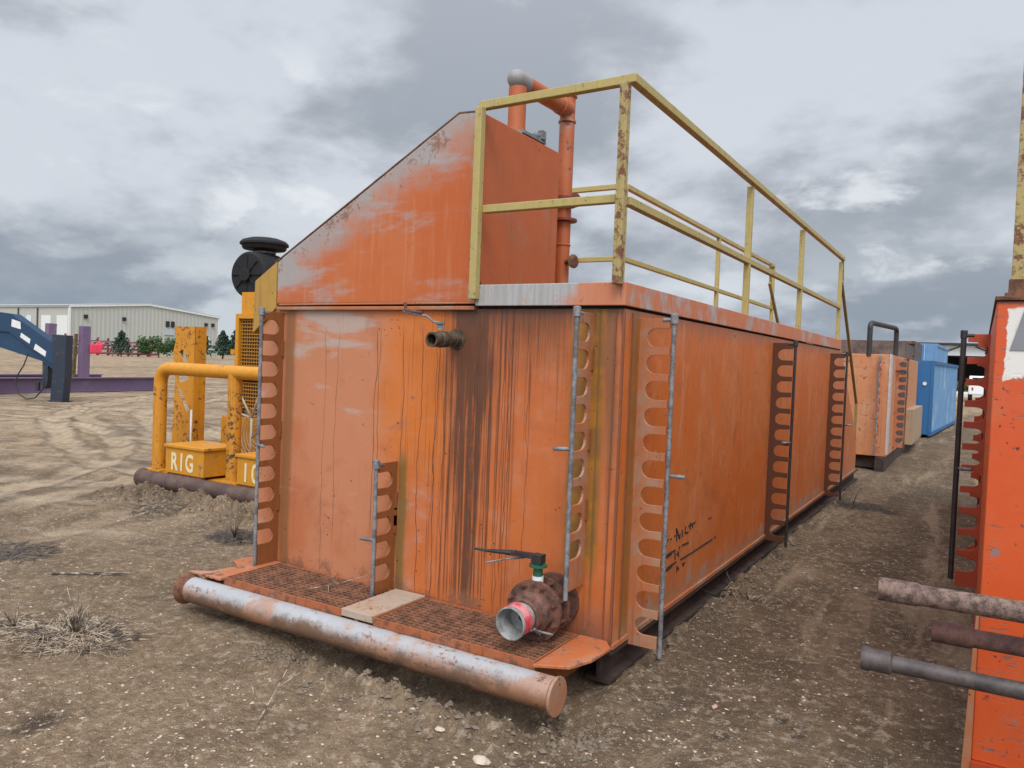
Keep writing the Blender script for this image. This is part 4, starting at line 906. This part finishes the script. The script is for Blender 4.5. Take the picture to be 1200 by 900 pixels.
# fence
FE = empty('chain_link_fence', (-110, 70, 0)); tag(FE, 'chain link fence with thin grey posts in front of the warehouse', 'fence')
F0 = Vector((-104, 44, 0)); F1 = Vector((-106, 62, 0)); F2 = Vector((-126, 108, 0)); F3 = Vector((-128, 125, 0))
M_fen = plain('fence_grey', (.30, .31, .31), .5)
pl = [F0, F1, F2, F3]; off = Vector((110, -70, 0))
c = MB()
for a, b in zip(pl, pl[1:]):
    c.bar(a+off+Vector((0, 0, 2.0)), b+off+Vector((0, 0, 2.0)), .13); 
    for z in (.5, .9, 1.3, 1.65): c.bar(a+off+Vector((0, 0, z)), b+off+Vector((0, 0, z)), .045)
c.build('wires', M_fen, FE)
for a, b in zip(pl, pl[1:]):
    n = max(1, int((b-a).length/4.2))
    for k in range(n): p = a.lerp(b, k/n)+off; c = MB(); c.tube(p, p+Vector((0, 0, 2.1)), .10, 6); c.build('post', M_fen, FE)

# trees
M_trunk = plain('bark_brown', (.06, .045, .03), .9)
def leafy(name, loc, fn, N, lsz, mat, label, cat, trunk_h, trunk_r, seed):
    rs = random.Random(seed); e = empty(name, loc); tag(e, label, cat, 'trees in front of the warehouse')
    c = MB(); c.path([(0, 0, -.1), (.05, 0, trunk_h*.5), (0, .05, trunk_h)], trunk_r, 8, radii=[trunk_r, trunk_r*.7, trunk_r*.3])
    for k in range(10):
        a = rs.uniform(0, 6.28); z = trunk_h*rs.uniform(.25, .9); l = rs.uniform(.4, 1.0); c.path([(0, 0, z), (math.cos(a)*l, math.sin(a)*l, z+l*.5)], .03, 5, radii=[.05, .015])
    c.build('trunk', M_trunk, e)
    c = MB()
    for k in range(N):
        p = Vector(fn(rs)); d = Vector((rs.gauss(0, 1), rs.gauss(0, 1), rs.gauss(0, 1))).normalized(); u = d.orthogonal().normalized()*lsz*rs.uniform(.6, 1.4); w = d.cross(u).normalized()*lsz*rs.uniform(.4, 1.0)
        i = c.add([p-u, p+w, p+u, p-w]); c.face([i, i+1, i+2, i+3])
    c.build('crown', mat, e, fix=False)
M_pine = plain('pine_green', (.025, .055, .030), .8, .5, 2); M_bush = plain('bush_green', (.055, .105, .030), .8, .5, 2)
def pine_fn(h, r):
    def fn(rs):
        t = rs.random()**.8; z = .12*h+t*h*.88; k = int(z*2.6); ph = (k*2.399+h*7) % 6.28; a = ph+rs.choice((0, 2.1, 4.2))+rs.gauss(0, .42); rr = r*(1-t)**.7*(.55+.45*abs(math.sin(k*1.7+h)))*rs.random()**.6*1.25; z += rr*.12
        return (rr*math.cos(a), rr*math.sin(a), z)
    return fn
clumps = [(random.Random(5).uniform(-1, 1)*0, 0, 0)]
rb = random.Random(11); clumps = [(rb.uniform(-2.4, 2.4), rb.uniform(-1.4, 1.4), rb.uniform(1.0, 2.7), rb.uniform(.6, 1.0)) for _ in range(30)]
def bush_fn(rs):
    cx, cy, cz, r = rs.choice(clumps); d = Vector((rs.gauss(0, 1), rs.gauss(0, 1), rs.gauss(0, .7))).normalized()*r*rs.random()**.4
    return (cx*.5+d.x, cy*.3+d.y+cx*1.0, max(.2, (cz*(1-.09*abs(cx)**1.5*.4))+d.z))
def at_far(px, x): p = bp(px, 410, 0, x); return (p.x, p.y, 0)
leafy('pine_tree', at_far(142, -104), pine_fn(3.7, 1.5), 1500, .14, M_pine, 'small sparse pine tree in front of the burgundy racks', 'tree', 3.4, .1, 1)
leafy('leafy_tree', at_far(186, -104), bush_fn, 3600, .15, M_bush, 'wide bright green leafy bush behind the fence', 'bush', 1.8, .12, 2)
leafy('pine_tree', at_far(236, -100), pine_fn(4.3, 1.9), 2200, .16, M_pine, 'dark pine just right of the tall yellow column', 'tree', 4.0, .12, 3)
leafy('pine_tree', at_far(261, -104), pine_fn(4.6, 1.7), 2200, .16, M_pine, 'narrow pine right of the warehouse corner', 'tree', 4.2, .12, 4)
leafy('pine_tree', at_far(277, -102), pine_fn(5.0, 1.7), 2200, .16, M_pine, 'pine half hidden behind the mesh guard of the engine', 'tree', 4.4, .12, 5)

# ------------------------------------------------------------------ background right: salmon tank, containers, shed
M_sal = paint('salmon_paint', (.50, .20, .085), (.52, .33, .20), rust=(.17, .05, .025), fa=.45, ra=.65, streak=.45, chip=.5, scale=1.2)
M_sald = paint('salmon_worn', (.42, .13, .05), (.40, .27, .21), rust=(.10, .04, .03), fa=.5, ra=.5, streak=.3, chip=.7)
ZT = empty('salmon_tank', (.24, 11.2, 0)); tag(ZT, 'faded salmon steel tank standing behind the orange tank', 'tank')
c = MB(); c.prism([(-2.6, .24), (0, .24), (0, 2.03), (-2.6, 2.03)], lambda u, v, w: (u, w, v), 6.8); c.build('body', M_sal, ZT, bev=.01)
c = MB(); c.box((-.02, -.01, .28), (.012, .25, 2.035)); c.build('corner_post', metal('worn_bare', (.35, .33, .33), (.52, .42, .38), .6, 9), ZT)
rack(ZT, (-.16, 0), 'y-', .33, 1.98, M_sald, M_galv, depth=.16, label='salmon rack on the end wall')
rack(ZT, (0, 1.1), 'x+', .33, 1.98, M_sald, M_rust, depth=.17, label='salmon rack with dark slots on the side wall')
c = MB(); c.box((.0005, 1.13, .30), (.006, 3.3, 1.95)); c.build('slot_shade_panel', metal('dark_slot_shade', (.03, .018, .014), (.12, .05, .03), .9, 6), ZT)  # thin dark sheet added on the wall as the shade seen through the rack slots
c = MB(); c.box((.0, 3.6, .20), (.16, 6.6, .95)); c.build('side_skirt', paint('tan_skirt', (.36, .25, .16), ra=.5), ZT)
c = MB(); c.box((-.16, -.15, -.02), (-.02, 6.9, .235)); c.build('skid_beam', M_skid, ZT); c = MB(); c.box((-2.5, -.15, -.02), (-2.35, 6.9, .235)); c.build('skid_beam', M_skid, ZT); c = MB(); c.box((-2.34, .1, .02), (-.17, .25, .235)); c.build('cross_member', M_skid, ZT)
c = MB(); c.path([(-.36, .02, 2.0), (-.36, .02, 2.47)]+bend((-.36, .02, 2.49), (-.36, .02, 2.585), (-.34, .16, 2.585), 5)+bend((-.12, 1.75, 2.585), (-.10, 1.9, 2.585), (-.10, 1.9, 2.48), 5)+[(-.10, 1.9, 2.0)], .045, 12); c.build('pipe_loop', M_black, ZT)
c = MB(); c.box((-1.6, 4.2, 2.031), (-.12, 4.3, 2.42)); c.box((-1.6, 4.301, 2.031), (-1.5, 6.6, 2.40)); c.box((-.22, 4.301, 2.031), (-.121, 6.6, 2.40)); c.build('top_trough', metal('dark_brown_steel', (.06, .045, .04), (.13, .10, .085), .8, 4), ZT)
c = MB(); c.path([(.02, .9, 1.75), (.1, 1.3, 1.76), (.1, 2.4, 1.72), (.1, 2.4, 1.2)], .014, 6); c.build('hook_bar', M_black, ZT)
BT = empty('brown_steel_bin', (-1.3, 21.6, 0)); tag(BT, 'dark brown open steel bin rising behind the salmon tank', 'bin')
c = MB(); c.box((-1.6, 0, .1), (1.22, .1, 2.68)); c.box((-1.6, .101, .1), (-1.5, 3, 2.68)); c.box((1.12, .101, .1), (1.22, 3, 2.68)); c.box((-1.6, 3.001, .1), (1.22, 3.1, 2.68)); c.build('body', MATS['dark_brown_steel'], BT)
c = MB(); c.bar((-1.6, -.06, 2.64), (1.22, -.06, 2.64), .08); c.bar((-1.6, -.06, 2.3), (1.22, -.06, 2.3), .06); c.build('rim', M_rust, BT)

def corrugated(name, p0, ang, w, l, h, mat, matf, label):
    e = empty(name, p0, ang); tag(e, label, 'container')
    c = MB(); c.box((-w, 0, .08), (0, l, h)); c.build('body', matf, e)
    c = MB(); n = int(l/.5); prof = []
    for k in range(n): t = l*k/n; s_ = l/n; prof += [(t, .002), (t+s_*.35, .002), (t+s_*.5, .06), (t+s_*.85, .06)]
    prof += [(l, .002)]
    a = c.add([(x, y, .14) for y, x in prof]); b = c.add([(x, y, h-.1) for y, x in prof])
    for k in range(len(prof)-1): c.face([a+k, a+k+1, b+k+1, b+k])
    c.build('side_panel', mat, e, fix=False)
    c = MB(); c.box((.003, 0, .05), (.08, l, .139)); c.box((.003, 0, h-.099), (.08, l, h)); c.box((.003, -.01, .14), (.08, .08, h-.1)); c.build('frame', matf, e)
    c = MB()
    for xx in (-.35, -.75, -1.6, -2.0): c.tube((xx, -.04, .15), (xx, -.04, h-.05), .025, 8)
    c.box((-w/2-.02, -.02, .12), (-w/2+.02, -.001, h-.05)); c.build('door_bars', matf, e)
    c = MB(); c.lathe([(0, .05), (.03, .05)], (-.13, -.001, h*.70), (0, -1, 0), 12); c.build('round_badge', M_white, e)
    return e
M_cb = paint('container_blue', (.12, .25, .42), (.30, .40, .50), rust=(.15, .10, .08), fa=.35, ra=.05, streak=.25, chip=.1, scale=.6)
M_cbf = paint('container_deep_blue', (.02, .11, .26), (.04, .15, .30), rust=(.10, .07, .06), fa=.2, ra=.05, streak=.15, chip=.1)
corrugated('shipping_container', (.42, 20.2, 0), -math.atan2(.40, 7.9), 2.3, 7.9, 2.10, M_cb, M_cbf, 'nearer and lower blue corrugated container beside the salmon tank')
corrugated('shipping_container', (.06, 29.6, 0), -.03, 2.3, 6.0, 2.92, M_cb, M_cb, 'taller blue container behind the lower one')

SH = empty('open_shed', (10, 90, 0)); tag(SH, 'long low shed with pale fascia and dark open bays beyond the blue containers', 'building')
c = MB(); c.box((-22, 0, 3.95), (40, .3, 5.0)); c.build('fascia', plain('pale_grey_sheet', (.50, .50, .50), .5), SH)
c = MB(); c.box((-22.5, -.6, 5.05), (40.5, 20, 5.25)); c.build('roof', M_black, SH)
c = MB(); c.box((-22, 14, 0), (40, 14.2, 3.95)); c.box((-22, .35, 3.9), (40, 14, 3.94)); c.build('back_wall', plain('dark_sheet', (.035, .035, .038), .8), SH)
for k in range(10): c = MB(); x = -17.5+k*5.2; c.box((x, -.25, 0), (x+.22, -.05, 4.95)); c.build('post', M_dark, SH)
c = MB()
for k in range(10): x = -17.5+k*5.2; c.bar((x, -.1, 4.1), (x-1.9, -.1, 4.9), .12); c.bar((x, -.1, 4.1), (x+1.9, -.1, 4.9), .12)
c.build('knee_brace', M_dark, SH)
c = MB(); c.box((-26, -16, -.02), (40, -2, .24)); o = c.build('concrete_apron', plain('pale_concrete', (.50, .48, .44), .8, .15, .5), None); o.location = (10, 90, 0); tag(o, 'pale concrete apron before the long shed', None, kind='structure')
hd = random.Random(4); c = MB()
for k in range(7000):
    p = Vector((hd.uniform(-20, 14), hd.uniform(-1.2, -.4), abs(hd.gauss(0, .4))+.25)); d = Vector((hd.gauss(0, 1), hd.gauss(0, 1), hd.gauss(0, 1))).normalized(); u = d.orthogonal()*.14; w = d.cross(u)
    i = c.add([p-u, p+w, p+u, p-w]); c.face([i, i+1, i+2, i+3])
o = c.build('weeds_strip', plain('weed_green', (.07, .10, .03), .9), None, fix=False); o.location = (10, 88, 0); tag(o, 'strip of green weeds along the foot of the long shed', 'weeds', kind='stuff')
# white pickup
PK = empty('pickup_truck', (bp(1154, 441, 1, 62).x, 62, 0)); tag(PK, 'white pickup truck parked far off, seen through the red rack', 'truck')
c = MB(); c.prism([(-2.6, .5), (2.6, .5), (2.65, 1.0), (2.5, 1.12), (1.3, 1.18), (.75, 1.78), (-.7, 1.82), (-.95, 1.2), (-2.6, 1.2)], lambda u, v, w: (w-.95, u, v), 1.9); c.build('body', plain('white_car_paint', (.72, .73, .74), .25, .05), PK, bev=.06)
c = MB(); c.prism([(1.16, 1.22), (.74, 1.70), (-.62, 1.73), (-.82, 1.24)], lambda u, v, w: (w-.958, u, v), 1.916); c.box((-.8, 1.15, 1.25), (.8, 1.28, 1.33)); c.box((-.75, -1.0, 1.28), (.75, -.86, 1.7)); c.build('window', plain('dark_glass', (.02, .025, .03), .1), PK)
for y in (-1.65, 1.65):
    for x in (-.97, .72): c = MB(); c.lathe([(0, .2), (.0, .38), (.25, .38), (.25, .2)], (x, y, .38), (1, 0, 0), 18); c.build('wheel', M_black, PK)
for x in (-.7, .7): c = MB(); c.box((x-.05, -2.63, .80), (x+.05, -2.59, 1.0)); c.build('tail_light', plain('red_lens', (.4, .02, .02), .3), PK)

# ------------------------------------------------------------------ weeds, twigs
def brush(loc, N, rad, hgt, label, seed, mat=None, up=.25, name='dead_weed', cat='dry weed'):
    rs = random.Random(seed); z0 = float(gh(loc[0], loc[1])); e_ = MB()
    for k in range(N):
        a = rs.uniform(0, 6.283); r = rad*rs.random()**.7; p = Vector((r*math.cos(a)*1.3, r*math.sin(a)*.7, .0)); l = rs.uniform(.05, .2)*(rad/.25); b_ = a+rs.gauss(0, .9)
        tz = rs.uniform(0, hgt)*(1-r/rad*.6); m_ = p+Vector((math.cos(b_)*l*.5, math.sin(b_)*l*.5, tz)); e2 = p+Vector((math.cos(b_+rs.gauss(0, .4))*l, math.sin(b_)*l, tz*rs.uniform(.1, 1.2)))
        pts = [p, m_, e2]
        pts = [Vector((v.x, v.y, v.z+float(gh(loc[0]+v.x, loc[1]+v.y))-z0)) for v in pts]
        w = rs.uniform(.0014, .0036); e_.path(pts, w, 4, caps=False, radii=[w, w, w*.5])
    for k in range(int(8*up*4)):
        a = rs.uniform(0, 6.283); h = hgt*rs.uniform(1.5, 3.4); lean = rs.uniform(.1, .7)*h
        e_.path([(0, 0, 0), (math.cos(a)*lean*.4, math.sin(a)*lean*.5, h*.55), (math.cos(a)*lean, math.sin(a)*lean*.9, h)], .003, 5, radii=[.0045, .0035, .0015])
    o = e_.build(name, mat or M_straw, None, fix=False); o.location = (loc[0], loc[1], z0); tag(o, label, cat); return o
def straw_fn(g):
    n = g.noise(g.obj(), 14, 3, .6); return dict(color=g.mix(g.ss(n, .35, .65), (.055, .040, .032), (.44, .35, .25)), rough=.85)
M_straw = material('dry_straw', straw_fn)
M_dstraw = plain('grey_brush', (.10, .08, .068), .9, .4)
brush((-2.80, -1.22), 460, .27, .085, 'flattened dead weed with two tall bare stalks at left foreground', 1, up=.5)
brush((-3.20, -1.36), 150, .18, .04, 'small dead weed at the left picture edge beside the larger one', 2)
brush((-4.05, .90), 300, .20, .07, 'dark tangle of dead brush below the yellow skid', 3, M_dstraw)
brush((-5.0, -.48), 260, .28, .03, 'dark flat patch of dead brush at the far left edge', 4, M_dstraw, up=0)
brush((-5.6, 1.2), 160, .28, .025, 'thin dark patch of dead brush left of the berm', 5, M_dstraw, up=0)
brush((.28, 6.9), 420, .34, .07, 'dark brush heap in the lane by the far rack', 6, M_dstraw, up=.1)
brush((.20, 2.05), 60, .16, .05, 'few dry stems under the side of the orange tank', 7, up=.1)
def twig(pts, r, label, br=()):
    o0 = Vector((pts[0][0], pts[0][1], 0)); c = MB()
    def P(p): return Vector((p[0]-o0.x, p[1]-o0.y, float(gh(p[0], p[1]))+p[2]))
    c.path([P(p) for p in pts], r, 6, radii=[r*(1-.6*k/(len(pts)-1)) for k in range(len(pts))])
    for b_ in br: c.path([P(p) for p in b_], r*.6, 5)
    o = c.build('twig', M_straw, None, fix=False); o.location = o0; tag(o, label, 'twig')
twig([(-1.13, -1.34, .01), (-1.22, -1.2, .03), (-1.32, -1.02, .06), (-1.37, -.92, .10)], .005, 'pale forked twig lying on the dirt in front of the bumper', [[(-1.2, -1.23, .03), (-1.30, -1.22, .07), (-1.34, -1.2, .10)], [(-1.28, -1.1, .05), (-1.22, -1.0, .10)]])
twig([(-4.13, -.66, .01), (-3.95, -.55, .012), (-3.7, -.37, .012)], .010, 'long straight dark stick lying on the dirt at left', [[(-3.9, -.52, .02), (-3.72, -.30, .01)]])
twig([(-1.9, -.35, .25), (-1.75, -.22, .27), (-1.55, -.12, .36), (-1.5, -.06, .40)], .003, 'thin dry twig lying on the left grating', [[(-1.75, -.22, .27), (-1.82, -.18, .31)], [(-1.78, -.25, .27), (-1.7, -.33, .27)]])
for k, (x, y, s_, lb) in enumerate([(-.13, -1.02, .030, 'pale broken rock at the bottom centre of the ground'), (.02, .62, .014, 'small white stone beside the corner rack'), (-.42, -.92, .018, 'pale pebble lying below the bumper end'), (-.62, -.86, .015, 'rounded tan pebble on the broken soil'), (1.05, -.35, .012, 'white pebble lying in the lane near the lowest pipe')]):
    rs = random.Random(k+50); bm = bmesh.new(); bmesh.ops.create_icosphere(bm, subdivisions=2, radius=s_)
    for v in bm.verts: v.co *= rs.uniform(.82, 1.15); v.co.z *= .6; v.co.x *= 1.4
    me_ = bpy.data.meshes.new('rock'); bm.to_mesh(me_); bm.free(); o = bpy.data.objects.new('rock', me_); C.objects.link(o); o.location = (x, y, float(gh(x, y))+s_*.2); me_.materials.append(MATS['pale_stone']); tag(o, lb, 'rock')
